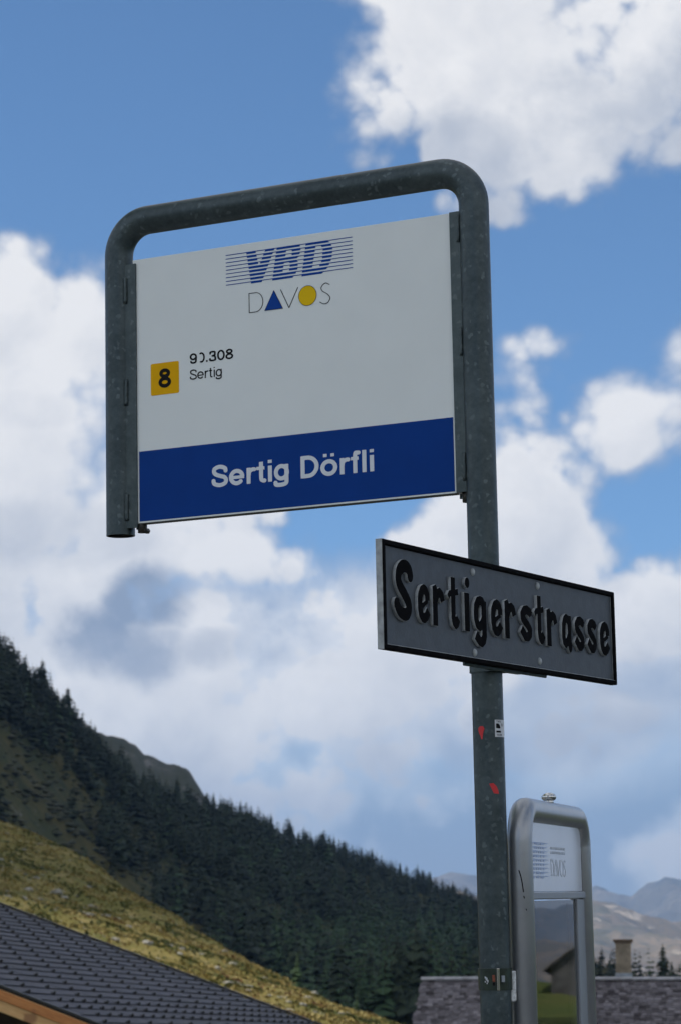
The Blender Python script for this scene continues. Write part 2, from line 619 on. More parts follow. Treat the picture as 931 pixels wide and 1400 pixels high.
M['far_peak'] = ground_mat('far_rock_peak', [(0.11, 0.105, 0.10), (0.15, 0.14, 0.13), (0.20, 0.175, 0.15), (0.08, 0.08, 0.08)],
                           (0.001, 0.004, 0.012), (0.40, 0.33, 0.26), (0.60, 0.68), 0.003, 0.8, 60)
M['asphalt'] = paint('asphalt', (0.06, 0.06, 0.06), 0.9, 0, 0.2, 3)
M['gravel'] = paint('gravel', (0.34, 0.32, 0.28), 0.95, 0, 0.25, 6)
M['barn_roof'] = paint('grey_barn_roof', (0.20, 0.195, 0.20), 0.85, 0, 0.35, 2)
M['barn_wall'] = paint('silvered_boards', (0.13, 0.13, 0.135), 0.85, 0, 0.35, 1.5)
M['rock'] = paint('pale_rock', (0.27, 0.255, 0.215), 0.9, 0, 0.35, 3)


def grass_mat():
    m, b = material('grass_tufts')
    att = X.nt.nodes.new('ShaderNodeAttribute')
    att.attribute_name = 'tint'
    lnk(att.outputs['Color'], b.inputs['Base Color'])
    b.inputs['Roughness'].default_value = 0.8
    b.inputs['Specular IOR Level'].default_value = 0.15
    return m


M['tufts'] = grass_mat()


# ------------------------------------------------------------------ terrain (polar sheets round the viewpoint)
def interp(x, pts):
    if x <= pts[0][0]: return pts[0][1]
    for (a, b), (c, d) in zip(pts, pts[1:]):
        if x <= c: return b + (d - b) * (x - a) / (c - a)
    return pts[-1][1]


def sheet(name, fn, xs, ts, mat, skirt=None):
    """fn(px column, t) -> world point; grid over both."""
    V, Fc = [], []
    n = len(ts)
    for x in xs:
        for t in ts: V.append(fn(x, t))
    for i in range(len(xs) - 1):
        for j in range(n - 1):
            a = i * n + j
            Fc.append((a, a + n, a + n + 1, a + 1))
    o = mesh_obj(name, raw_mesh(name, V, Fc, True), mat)
    return tag(o, kind='structure')


def dirx(x):
    az = math.atan2((x - 465.5) / F_PX / math.cos(PITCH) * 0.985, 1.0)
    return Vector((math.sin(az), math.cos(az)))


def linsp(a, b, n): return [a + (b - a) * i / (n - 1) for i in range(n)]


# valley floor out to the horizon
bm = bmesh.new()
rings = [0.0, 6, 20, 45, 120, 400, 1500, 6000, 22000]
prev = None
for r in rings:
    if r == 0:
        ring = [bm.verts.new((0, 0, 0))]
    else:
        zz = 0 if r <= 45 else (-3 if r < 1000 else -12)
        ring = [bm.verts.new((r * math.cos(2 * math.pi * k / 48), r * math.sin(2 * math.pi * k / 48), zz)) for k in range(48)]
    if prev is not None:
        for k in range(48):
            if len(prev) == 1: bm.faces.new((prev[0], ring[k], ring[(k + 1) % 48]))
            else: bm.faces.new((prev[k], ring[k], ring[(k + 1) % 48], prev[(k + 1) % 48]))
    prev = ring
tag(bm_obj('ground', bm, M['green_field'], smooth=True), kind='structure')

# road passing the stop
bm = bmesh.new()
for i in range(40):
    y0, y1 = -60 + i * 3.5, -60 + (i + 1) * 3.5
    f = lambda y: 2.2 + 0.0016 * max(0, y) ** 2
    bm.faces.new([bm.verts.new(p) for p in ((f(y0), y0, 0.006), (f(y0) + 4.6, y0, 0.006), (f(y1) + 4.6, y1, 0.006), (f(y1), y1, 0.006))])
bmesh.ops.remove_doubles(bm, verts=bm.verts[:], dist=0.001)
road = tag(bm_obj('road', bm, M['asphalt']), kind='structure')
# unseen pale gravel patch, added to bounce warm light onto the signs
bm = bmesh.new()
lay = [(-16, -45), (2.1, -45), (2.1, 9.5), (0.5, 12.5), (-3, 13.5), (-16, 13)]
bm.faces.new([bm.verts.new((x, y, 0.006)) for x, y in lay])
tag(bm_obj('bounce_gravel', bm, M['gravel']), kind='structure')

# sunlit meadow hill
CREST = [(-2600, 1000), (-1500, 900), (-900, 890), (-500, 950), (-200, 1040), (-60, 1084), (0, 1115), (70, 1154), (143, 1194), (210, 1234), (278, 1279), (350, 1316), (409, 1347), (465, 1377), (529, 1402),
         (640, 1425), (800, 1432), (1000, 1424), (1400, 1390), (1800, 1352), (2200, 1325), (3600, 1290)]
CREST_D = [(-500, 330), (0, 270), (300, 215), (529, 180), (1000, 170), (3200, 200)]


def meadow_pt(x, t, rough=True):
    d1 = interp(x, CREST_D)
    tc_ = azel(465.5, interp(x, CREST))[1]
    if t <= 1:
        d = 34 + (d1 - 34) * t
        z = (d * tc_ * (t ** 1.25) + CAM_Z - 1.0) if tc_ > 0 else CAM_Z - 1.6 + tc_ * d
        z = (CAM_Z + d * tc_) * t ** 1.15 + (-0.8) * (1 - t)
    else:
        d = d1 + (t - 1) * 260
        z = CAM_Z + d1 * tc_ - (t - 1) * 260 * 0.16 - (t - 1) * 6
    h = dirx(x)
    p = Vector((h.x * d, h.y * d, z))
    if rough:
        k = min(1, max(0, (d - 40) / 60))
        p.z += k * (noise.fractal(Vector((p.x * 0.05, p.y * 0.05, 0)), 1.0, 2.0, 5) * 1.1
                    + noise.fractal(Vector((p.x * 0.35, p.y * 0.35, 4)), 0.9, 2.0, 3) * 0.12)
    return p


xs = linsp(-2600, -340, 40) + linsp(-330, 640, 170)
ts = linsp(0, 0.45, 14) + linsp(0.47, 1.0, 110) + linsp(1.03, 1.35, 9)
sheet('meadow_hill', meadow_pt, xs, ts, M['meadow'])
sheet('green_meadow', meadow_pt, linsp(640, 3600, 100), ts[::3], M['green_field'])

# forested flank
FCREST = [(-2600, 800), (-1500, 620), (-900, 580), (-400, 660), (-120, 835), (0, 905), (60, 958), (100, 1000), (130, 1030), (160, 1056), (230, 1100), (285, 1118), (330, 1125), (400, 1152), (450, 1170), (500, 1188),
          (560, 1211), (610, 1230), (640, 1243), (700, 1266), (760, 1292), (815, 1318), (860, 1340), (931, 1352), (1100, 1375), (1500, 1405), (2000, 1420)]
FCREST_D = [(-400, 850), (0, 1000), (200, 1150), (400, 1400), (640, 1650), (800, 900), (931, 800), (2000, 900)]


def flank_pt(x, t, rough=True):
    d1 = interp(x, FCREST_D)
    tc_ = azel(465.5, interp(x, FCREST))[1]
    d0 = 420
    low = azel(465.5, 1424)[1]
    if t <= 1:
        d = d0 + (d1 - d0) * t
        el_ = low + (tc_ - low) * (t ** 1.1)
        z = CAM_Z + d * el_
    else:
        d = d1 + (t - 1) * 500
        z = CAM_Z + d1 * tc_ - (t - 1) * 500 * 0.10
    h = dirx(x)
    p = Vector((h.x * d, h.y * d, z))
    if rough:
        k = max(0, 1 - abs(t - 0.5) * 1.2)
        p.z += k * noise.fractal(Vector((p.x * 0.008, p.y * 0.008, 7)), 1.0, 2.0, 5) * 9
        p.z += noise.fractal(Vector((p.x * 0.05, p.y * 0.05, 9)), 1.0, 2.0, 4) * 1.6
    return p


sheet('forest_slope', flank_pt, linsp(-2600, -330, 40) + linsp(-320, 2000, 195), linsp(0, 1, 90) + linsp(1.05, 1.6, 8), M['heath'])

# bare ridge behind the forest
RCREST = [(-500, 760), (0, 925), (60, 958), (100, 977), (130, 994), (150, 1003), (170, 1009), (187, 1015), (200, 1029), (225, 1040), (246, 1047), (262, 1055),
          (270, 1066), (282, 1085), (300, 1108), (340, 1145), (420, 1190), (520, 1235), (700, 1330), (900, 1400), (1400, 1425)]


def ridge_pt(x, t):
    d1 = 2300
    tc_ = azel(465.5, interp(x, RCREST))[1]
    if t <= 1:
        d = 1700 + (d1 - 1700) * t
        z = CAM_Z + d * (0.0 + tc_ * (t ** 0.9))
    else:
        d = d1 + (t - 1) * 700
        z = CAM_Z + d1 * tc_ - (t - 1) * 700 * 0.2
    h = dirx(x)
    p = Vector((h.x * d, h.y * d, z))
    k = 0.22 + 0.78 * max(0, 1 - abs(t - 0.5) * 2)
    p.z += k * noise.fractal(Vector((p.x * 0.012, p.y * 0.012, 3)), 0.8, 2.0, 6) * 11 + noise.ridged_multi_fractal(Vector((p.x * 0.035, p.y * 0.035, 8)), 0.8, 2.1, 5, 1.0, 2.0) * 2.4 - 4.5
    return p


sheet('bare_ridge', ridge_pt, linsp(-120, 700, 330), linsp(0, 1, 60) + linsp(1.1, 1.6, 6), M['ridge_rock'])


# far ranges
def range_sheet(name, crest, d0, d1, seed, amp, fr, mat, x0, x1, nx=260, p=0.8, depth=2500):
    def fn(x, t):
        tc_ = azel(465.5, interp(x, crest))[1]
        if t <= 1:
            d = d0 + (d1 - d0) * t
            z = CAM_Z + d1 * tc_ * t ** p - 10 * (1 - t)
        else:
            d = d1 + (t - 1) * depth
            z = CAM_Z + d1 * tc_ - (t - 1) * depth * 0.25
        h = dirx(x)
        q = Vector((h.x * d, h.y * d, z))
        k = min(1, t * 2) * (1 - 0.7 * min(1, t) ** 3)
        rd = noise.ridged_multi_fractal(Vector((q.x * fr, q.y * fr, seed)), 0.9, 2.1, 7, 1.0, 2.0)
        q.z += k * (rd - 1.1) * amp + noise.fractal(Vector((q.x * fr * 9, q.y * fr * 9, seed + 5)), 0.9, 2.0, 6) * amp * 0.22
        return q
    return sheet(name, fn, linsp(x0, x1, nx), linsp(0, 1, 70) + linsp(1.06, 1.4, 6), mat)


range_sheet('far_flank', [(300, 1300), (500, 1262), (560, 1240), (600, 1228), (625, 1218), (650, 1226), (700, 1262), (760, 1252), (806, 1232), (830, 1240), (880, 1258), (931, 1272), (1010, 1280), (1100, 1275), (1300, 1260),
                          (1500, 1265), (1800, 1280), (2200, 1285), (2800, 1250), (3300, 1260)], 6000, 11000, 2, 110, 0.0008, M['far_slope'], 300, 3300)
range_sheet('far_peaks', [(300, 1260), (480, 1225), (560, 1207), (590, 1200), (612, 1197), (632, 1193), (650, 1197), (690, 1222), (740, 1236), (790, 1224), (815, 1219), (840, 1225), (856, 1229), (878, 1211), (900, 1200),
                          (912, 1196), (931, 1203), (970, 1190), (1020, 1200), (1200, 1215), (1400, 1190), (1700, 1225), (2100, 1240), (2600, 1200), (3300, 1230)],
            13000, 17000, 11, 190, 0.0006, M['far_peak'], 300, 3300)


# ------------------------------------------------------------------ conifers
def conifer_mesh(name, rnd, tiers, per, spread, larch=False, h=1.0):
    """Unit-height conifer crown built of drooping branch blades; returns arrays."""
    V, T, tone = [], [], []
    base = rnd.uniform(0.05, 0.14)
    for i in range(tiers):
        f = i / (tiers - 1)
        z = base + (1 - base) * (f ** 0.92)
        prof = (1 - f) ** 0.72
        if larch == 2: prof = (1 - f ** 2.2) ** 0.75 * (0.8 + 0.2 * math.sin(f * 9))
        elif larch: prof = (1 - f) ** 0.6 * (0.75 + 0.25 * math.sin(f * 6))
        rad = spread * prof * rnd.uniform(0.72, 1.18) + 0.008
        if f < 0.12: rad *= rnd.uniform(0.6, 1.0)
        n = max(3, int(per * (0.45 + 0.55 * (1 - f))))
        a0 = rnd.uniform(0, 6.28)
        for k in range(n):
            if rnd.random() < 0.10: continue
            a = a0 + 2 * math.pi * k / n + rnd.uniform(-0.35, 0.35)
            r = rad * rnd.uniform(0.65, 1.2)
            w = r * rnd.uniform(0.32, 0.5) + 0.006
            drop = r * rnd.uniform(0.25, 0.65)
            up = rnd.uniform(0.015, 0.035)
            ca, sa = math.cos(a), math.sin(a)
            P = [(0, 0, z + up), (ca * r * 0.55 - sa * w, sa * r * 0.55 + ca * w, z - drop * 0.45),
                 (ca * r, sa * r, z - drop), (ca * r * 0.55 + sa * w, sa * r * 0.55 - ca * w, z - drop * 0.45),
                 (ca * r * 0.5, sa * r * 0.5, z - drop * 0.1 + 0.012)]
            b0 = len(V)
            V += P
            T += [(b0, b0 + 1, b0 + 4), (b0 + 1, b0 + 2, b0 + 4), (b0 + 2, b0 + 3, b0 + 4), (b0 + 3, b0, b0 + 4)]
            tone += [rnd.random()] * 5
    # leader
    b0 = len(V)
    V += [(0.006, 0, 0.95), (-0.004, 0.006, 0.95), (-0.004, -0.006, 0.95), (0, 0, 1.03)]
    T += [(b0, b0 + 1, b0 + 3), (b0 + 1, b0 + 2, b0 + 3), (b0 + 2, b0, b0 + 3)]
    tone += [0.5] * 4
    return np.array(V, np.float32), np.array(T, np.int32), np.array(tone, np.float32)


def add_attr(me, name, arr):
    a = me.attributes.new(name, 'FLOAT', 'POINT')
    a.data.foreach_set('value', np.asarray(arr, np.float32))


rnd = random.Random(3)
SPRUCE = [conifer_mesh('s', rnd, 20, 12, rnd.uniform(0.19, 0.27)) for _ in range(6)]
LARCH = [conifer_mesh('l', rnd, 15, 9, rnd.uniform(0.19, 0.25), True) for _ in range(3)]
PINE = [conifer_mesh('p', rnd, 14, 11, rnd.uniform(0.24, 0.32), 2) for _ in range(3)]
LOWS = [conifer_mesh('m', rnd, 10, 7, rnd.uniform(0.20, 0.28)) for _ in range(5)]
LOWR = [conifer_mesh('r', rnd, 9, 8, rnd.uniform(0.22, 0.32), 2) for _ in range(4)]
LOWL = [conifer_mesh('n', rnd, 8, 6, rnd.uniform(0.21, 0.26), True) for _ in range(3)]


def px_of(p):
    c, s = math.cos(PITCH), math.sin(PITCH)
    r = Vector(p) - Vector((0, 0, CAM_Z))
    zc = r.y * c + r.z * s
    return 465.5 + F_PX * r.x / zc, 700 - F_PX * (-r.y * s + r.z * c) / zc


# forest density as the slope shows it: dense along the top and to the right, open heath low on the left
def dens(x, y):
    sky_y = interp(x, FCREST)
    below = y - sky_y
    edge = interp(x, [(-400, 60), (0, 78), (100, 70), (180, 62), (260, 85), (330, 110), (420, 100), (520, 200), (700, 300)])
    d = 1.0 if below < edge else 0.02
    if x < 250 and below > 10:
        d *= 0.72
    if 140 < x < 215 and 1125 < y < 1195: d = max(d, 0.75)
    if 285 < x < 372 and 1165 < y < 1330: d = max(d, 0.9)
    if 215 < x < 300 and 1150 < y < 1290: d = max(d, 0.28)
    if x > 372 and y > 1275 - (x - 372) * 0.2: d = max(d, 0.75)
    if 400 < x < 470 and abs(y - (1248 + (x - 400) * 0.55)) < 13: d = 0.03
    if x > 500: d = max(d, 0.9)
    if x > 770: d = 0.14
    return d


rt = random.Random(11)
cands = []
tries = 0
while len(cands) < 3700 and tries < 60000:
    tries += 1
    x = rt.uniform(-220, 1150)
    yc_, ym_ = interp(x, FCREST), min(1424, interp(x, CREST) + 40)
    yq = yc_ + (ym_ - yc_) * rt.random()
    lo_, hi_ = azel(465.5, 1424)[1], azel(465.5, yc_)[1]
    t = max(0.02, (azel(465.5, yq)[1] - lo_) / (hi_ - lo_)) ** (1 / 1.1)
    p = flank_pt(x, t)
    X_, Y_ = px_of(p)
    if rt.random() > dens(x, Y_): continue
    clear = noise.noise(Vector((p.x * 0.012, p.y * 0.012, 1.5)))
    if clear < -0.32 and rt.random() < 0.8 and x < 520: continue
    # hidden behind the meadow hill
    if Y_ - 30 > interp(x, CREST) + 25: continue
    dist = math.hypot(p.x, p.y)
    hgt = rt.uniform(8.0, 18.5) * (0.8 if t > 0.93 else 1.0)
    if x > 770: hgt *= rt.choice((0.4, 0.55, 0.75))
    if rt.random() < 0.13: hgt *= 0.55
    lar = rt.random() < (0.75 if (x > 372 and Y_ > 1275 and x < 640) else 0.14)
    cands.append((hgt / dist, x, Y_, p, hgt, lar))
# extra spire trees on the skyline, as they stand out against the sky
for _ in range(750):
    x = rt.uniform(-120, 720)
    if 105 < x < 275 and rt.random() < 0.3: continue
    p = flank_pt(x, rt.uniform(0.955, 1.01))
    h_ = rt.uniform(6.5, 12.5)
    cands.append((0.0, x, px_of(p)[1], p, h_, False))
for x, hgt in [(4, 9), (18, 12), (33, 11), (57, 16), (41, 9), (70, 10), (93, 16), (80, 9), (244, 17), (313, 12), (330, 12), (372, 14), (398, 13), (420, 11), (442, 13), (470, 12), (508, 14), (545, 13), (586, 12), (616, 13), (640, 12)]:
    p = flank_pt(x, 0.985)
    cands.append((9, x, px_of(p)[1], p, hgt, False))
cands.sort(key=lambda c: -c[0])
N_IND = 150
ind, mass = cands[:N_IND], cands[N_IND:]


def unit_mesh(name, arrs, mat):
    v, t, tone = arrs
    me = np_mesh(name, v, t)
    add_attr(me, 'tone', tone)
    me.materials.append(mat)
    return me


spr_me = [unit_mesh('crown', a, M['needles']) for a in SPRUCE]
lar_me = [unit_mesh('crown', a, M['larch_needles']) for a in LARCH]
pin_me = [unit_mesh('crown', a, M['needles']) for a in PINE]
bm = bmesh.new()
cyl(bm, (0, 0, -0.08), (0, 0, 0.55), 0.022, 0.012, 6)
cyl(bm, (0, 0, 0.55), (0, 0, 1.0), 0.012, 0.003, 6)
trunk_me = bpy.data.meshes.new('trunk')
bm.to_mesh(trunk_me)
bm.free()
trunk_me.materials.append(M['bark'])


def tree(name, crown, p, h, wide, label, group, rotz):
    e = empty(name, Matrix.Translation(p) @ Matrix.Rotation(rotz, 4, 'Z') @ Matrix.Diagonal((h * wide, h * wide, h, 1)), label, 'tree', group)
    for nm, me in (('trunk', trunk_me), ('crown', crown)):
        o = bpy.data.objects.new(nm, me)
        col.objects.link(o)
        o.parent = e
    return e


TREE_LABELS = {57: 'tall dark conifer standing clear on the skyline at far left', 93: 'rounded dark conifer marking the lower end of the left skyline forest',
               244: 'lone tall conifer in front of the bare rocky ridge', 372: 'tallest spire conifer on the skyline right of the bare ridge'}
for i, (k, x, y, p, h, lar) in enumerate(ind):
    special = TREE_LABELS.get(x) if k == 9 else None
    if lar: me, nm, lb, gr = lar_me[i % 3], 'larch_tree', 'lighter green larch among the trees low on the forest slope', 'larches on the forest slope'
    elif h > 11 and i % 3 == 0: me, nm, lb, gr = pin_me[i % 3], 'pine_tree', 'broad dark pine on the shaded forest slope', 'broad pines on the forest slope'
    else: me, nm, lb, gr = spr_me[i % 6], 'spruce_tree', 'narrow dark spruce on the shaded forest slope', 'spruces on the forest slope'
    if k == 9 and not special:
        nm, me, lb, gr = 'spruce_tree', spr_me[i % 6], 'small dark spruce spire against the sky along the forest skyline', 'spruces along the skyline'
    tree(nm, me, p, h, rt.uniform(0.85, 1.25), special or lb, None if special else gr, rt.uniform(0, 6))


def forest_mass(name, items, low, mat, label):
    vs_, ts_, tn_, off = [], [], [], 0
    for i, (k, x, y, p, h, lar) in enumerate(items):
        v, t, tone = low[i % len(low)]
        a = rt.uniform(0, 6.28)
        w = h * rt.uniform(0.75, 1.45)
        ca, sa = math.cos(a), math.sin(a)
        q = np.empty_like(v)
        q[:, 0] = (v[:, 0] * ca - v[:, 1] * sa) * w + p.x
        q[:, 1] = (v[:, 0] * sa + v[:, 1] * ca) * w + p.y
        q[:, 2] = v[:, 2] * h + p.z
        vs_.append(q); ts_.append(t + off); tn_.append(np.clip(tone * 0.6 + rt.uniform(0, 0.5), 0, 1)); off += len(v)
    me = np_mesh(name, np.concatenate(vs_), np.concatenate(ts_))
    add_attr(me, 'tone', np.concatenate(tn_))
    me.materials.append(mat)
    o = bpy.data.objects.new(name, me)
    col.objects.link(o)
    return tag(o, label, 'forest', kind='stuff')


forest_mass('conifer_forest', [c for c in mass if not c[5]], [LOWS[0], LOWR[0], LOWS[1], LOWR[1], LOWS[2], LOWR[2], LOWS[3], LOWS[4], LOWR[3]], M['needles'], 'dense dark conifer forest covering the far mountainside')
forest_mass('larch_wood', [c for c in mass if c[5]], LOWL, M['larch_needles'], 'lighter green larch wood low on the mountainside')

# low scrub on the open heath
hv, hf, ht, off = [], [], [], 0
octv = np.array([(1, 0, 0.2), (0.3, 0.95, 0.2), (-0.8, 0.6, 0.2), (-0.8, -0.6, 0.2), (0.3, -0.95, 0.2), (0.1, 0, 0.9), (0, 0, -0.3)], np.float32)
octf = np.array([(0, 1, 5), (1, 2, 5), (2, 3, 5), (3, 4, 5), (4, 0, 5), (1, 0, 6), (2, 1, 6), (3, 2, 6), (4, 3, 6), (0, 4, 6)], np.int32)
for i in range(9000):
    x = rt.uniform(-200, 520)
    p = flank_pt(x, rt.uniform(0.25, 1.0))
    if noise.noise(Vector((p.x * 0.03, p.y * 0.03, 4))) + rt.uniform(-0.35, 0.35) < 0.0: continue
    r = rt.uniform(0.7, 2.4)
    hv.append(octv * np.array([r * rt.uniform(0.8, 1.6), r * rt.uniform(0.8, 1.6), r * rt.uniform(0.4, 0.8)], np.float32) + np.array(p[:], np.float32))
    hf.append(octf + off)
    ht += [rt.random()] * 7
    off += 7
me = np_mesh('heath_scrub', np.concatenate(hv), np.concatenate(hf))
add_attr(me, 'tone', ht)
me.materials.append(M['scrub'])
o = bpy.data.objects.new('heath_scrub', me)
col.objects.link(o)
tag(o, 'low dark scrub dotted over the open mountainside', 'scrub', kind='stuff')

# young trees at the meadow's edge
for x, h in ((408, 2.6), (487, 1.2)):
    p = meadow_pt(x, 0.985)
    tree('young_larch', lar_me[0], p, h, 1.5, 'tiny yellow-green young larch on the crest of the dry meadow' if x == 408 else 'tiny shrub-sized larch near the right end of the meadow crest', None, 1.0)

# ------------------------------------------------------------------ meadow vegetation and rocks
rg = np.random.default_rng(5)
NT = 42000
gv, gt, gc = [], [], []
pal = np.array([[0.060, 0.070, 0.025], [0.10, 0.115, 0.035], [0.17, 0.15, 0.045], [0.28, 0.215, 0.07], [0.38, 0.31, 0.13], [0.24, 0.18, 0.055], [0.17, 0.09, 0.04]])
off = 0
for i in range(NT):
    x = rg.uniform(-160, 560)
    t = 0.45 + 0.565 * rg.random() ** 0.8
    p = meadow_pt(x, t)
    cl = noise.noise(Vector((p.x * 0.22, p.y * 0.22, 8)))
    if cl < -0.12 and rg.random() < 0.7: continue
    ci = int(min(6, max(0, (noise.noise(Vector((p.x * 0.42, p.y * 0.30, 2))) * 0.75 + noise.noise(Vector((p.x * 0.09, p.y * 0.09, 6))) * 0.5 + 0.5) * 6.0 + rg.normal() * 0.8)))
    s = rg.uniform(0.14, 0.40)
    n = 4
    for k in range(n):
        a = rg.uniform(0, 6.28)
        w = s * rg.uniform(0.35, 0.7)
        l = s * rg.uniform(0.15, 0.6)
        hh = s * rg.uniform(0.25, 0.6)
        ca, sa = math.cos(a), math.sin(a)
        gv += [(p.x - sa * w, p.y + ca * w, p.z - 0.08), (p.x + sa * w, p.y - ca * w, p.z - 0.08), (p.x + ca * l, p.y + sa * l, p.z + hh)]
        gt.append((off, off + 1, off + 2))
        cc = pal[ci] * rg.uniform(0.75, 1.2)
        gc += [cc, cc, cc]
        off += 3
me = np_mesh('grass', gv, gt)
ca_ = me.color_attributes.new('tint', 'FLOAT_COLOR', 'POINT')
ca_.data.foreach_set('color', np.concatenate([np.array(gc, np.float32), np.ones((len(gc), 1), np.float32)], 1).ravel())
me.materials.append(M['tufts'])
go = bpy.data.objects.new('grass', me)
col.objects.link(go)
tag(go, 'dry yellow-green grass and low shrubs on the sunlit hillside', 'grass', kind='stuff')


def rock_arr(rnd_, sub=1):
    bm_ = bmesh.new()
    bmesh.ops.create_icosphere(bm_, subdivisions=sub, radius=1)
    s = rnd_.uniform(0, 50)
    for v in bm_.verts:
        v.co *= 1 + 0.45 * noise.noise(v.co * 1.3 + Vector((s, 0, 0)))
        v.co.z *= 0.6
    me_ = bpy.data.meshes.new('boulder')
    bm_.to_mesh(me_)
    bm_.free()
    return me_


rr = random.Random(9)
bould = [rock_arr(rr, 2) for _ in range(4)]
for me_ in bould: me_.materials.append(M['rock'])
for i, (x, y, s) in enumerate([(45, 1216, 0.42), (84, 1223, 0.48), (163, 1287, 0.36), (206, 1291, 0.40), (38, 1162, 0.30), (430, 1358, 0.32), (62, 1188, 0.26), (130, 1240, 0.28), (250, 1305, 0.3), (300, 1325, 0.28)]):
    best = min((abs(px_of(meadow_pt(x, 0.4 + 0.6 * k / 120))[1] - y), k) for k in range(121))[1]
    p = meadow_pt(x, 0.4 + 0.6 * best / 120)
    o = bpy.data.objects.new('boulder', bould[i % 4])
    col.objects.link(o)
    o.location = p + Vector((0, 0, 0.02))
    o.scale = (s * rr.uniform(1.1, 1.6), s, s * rr.uniform(0.8, 1.1))
    o.rotation_euler = (0, 0, rr.uniform(0, 6))
    tag(o, 'pale grey boulder lying in the dry grass of the sunlit hillside', 'boulder', 'boulders on the sunlit hillside')
rv, rf, off = [], [], 0
small = [rock_arr(rr, 1) for _ in range(4)]
sm = [(np.array([v.co[:] for v in m_.vertices], np.float32), np.array([list(f.vertices) for f in m_.polygons], np.int32)) for m_ in small]
for i in range(2200):
    x = rg.uniform(-160, 540)
    t = 0.42 + 0.58 * rg.random()
    # more stones low down, close above the roof
    p = meadow_pt(x, t)
    yy = px_of(p)[1]
    if rg.random() > 0.25 + 0.75 * min(1, max(0, (yy - interp(x, CREST)) / 110)): continue
    if noise.noise(Vector((p.x * 0.15, p.y * 0.15, 5))) < -0.05 and rg.random() < 0.7: continue
    v, f = sm[i % 4]
    s = 0.07 + 0.24 * rg.random() ** 3
    rv.append(v * np.array([s * 1.4, s, s * 0.9], np.float32) + np.array(p[:], np.float32))
    rf.append(f + off)
    off += len(v)
me = np_mesh('stones', np.concatenate(rv), np.concatenate(rf))
me.materials.append(M['rock'])
so = bpy.data.objects.new('stones', me)
col.objects.link(so)
tag(so, 'small pale stones scattered over the dry hillside', 'stones', kind='stuff')

# ------------------------------------------------------------------ chalet roof at lower left
ROW_AZ = R_(12.3)
PITCH_ROOF = R_(20)
hx = Vector((math.sin(ROW_AZ), math.cos(ROW_AZ), 0))
N_ = at(60, 1375.5, 19.6)
ch = empty('chalet', Matrix.Translation((N_.x, N_.y, 0)) @ Matrix.Rotation(math.pi / 2 - ROW_AZ, 4, 'Z'),
           'chalet with dark slate roof and orange wooden bargeboard', 'house')
LEN, UP, DOWN = 8.1, 3.75, 0.55
TW, EXPO = 0.60, 0.163
bm = bmesh.new()
box(bm, (LEN / 2, (UP - DOWN) / 2, -0.045), (LEN, UP + DOWN, 0.05))
roof = bm_obj('roof', bm, M['soffit'], ch)
roof.location = (0, 0, N_.z)
roof.rotation_euler = (PITCH_ROOF, 0, 0)


def tile_mesh(w, l):
    bm_ = bmesh.new()
    box(bm_, (0, 0, 0), (w, l, 0.010), 0.0)
    me_ = bpy.data.meshes.new('roof_tile')
    bm_.to_mesh(me_)
    bm_.free()
    me_.materials.append(M['tile'])
    return me_


tl_full, tl_half = tile_mesh(TW - 0.008, 0.25), tile_mesh(TW / 2 - 0.008, 0.25)
hook = bmesh.new()
rows = int((UP + DOWN) / EXPO)
rr = random.Random(4)
tiles = []
for i in range(rows):
    y0 = -DOWN + i * EXPO
    pos = []
    o_ = 0.0 if i % 2 else TW / 2
    if o_: pos.append((TW / 4, True))
    xx = o_ + TW / 2
    while xx + TW / 2 <= LEN + 0.01:
        pos.append((xx, False))
        xx += TW
    if xx - TW / 2 < LEN - 0.1: pos.append((xx - TW / 4, True))
    for (px_, half) in pos:
        loc = (px_, y0 + 0.125 - 0.014, 0.010 + rr.uniform(0, 0.003))
        rot = (-math.asin(0.015 / 0.22) + rr.uniform(-0.004, 0.004), 0, rr.uniform(-0.004, 0.004))
        tiles.append((loc, rot, half))
        if not half:
            hs = [px_]
            if 2 <= i <= 4: hs.append(px_ + TW / 2)
            for hxp in hs:
                box(hook, (hxp, y0 - 0.020, 0.034), (0.014, 0.018, 0.026))
                box(hook, (hxp, y0 - 0.008, 0.028), (0.034, 0.020, 0.010))
tiles.sort(key=lambda t: t[0][0])
rest = bmesh.new()
for k, (loc, rot, half) in enumerate(tiles):
    if k < 296:
        o = bpy.data.objects.new('roof_tile', tl_half if half else tl_full)
        col.objects.link(o)
        o.parent = roof
        o.location, o.rotation_euler = loc, rot
    else:
        box(rest, loc, ((TW / 2 if half else TW) - 0.008, 0.25, 0.010), 0, Euler(rot).to_matrix())
bm_obj('far_tiles', rest, M['tile'], roof)['kind'] = 'stuff'
ho = bm_obj('storm_hooks', hook, M['dark_steel'], roof)
ho['kind'] = 'stuff'
# verge trim, bargeboards, soffit
for nm, x0 in (('near', -0.035), ('far', LEN + 0.035)):
    bm = bmesh.new()
    box(bm, (x0, (UP - DOWN) / 2, 0.028), (0.06, UP + DOWN, 0.022), 0.004)
    t_ = bm_obj('verge_trim', bm, M['dark_steel'], roof)
    bm = bmesh.new()
    box(bm, (x0, (UP - DOWN) / 2, -0.072), (0.036, UP + DOWN, 0.155), 0.005)
    bm_obj('bargeboard', bm, M['larch'], roof)
    bm = bmesh.new()
    box(bm, (x0 + (-0.012 if x0 < 0 else 0.012), (UP - DOWN) / 2, -0.034), (0.040, UP + DOWN, 0.070), 0.006)
    bm_obj('verge_board', bm, M['larch_dark'], roof)
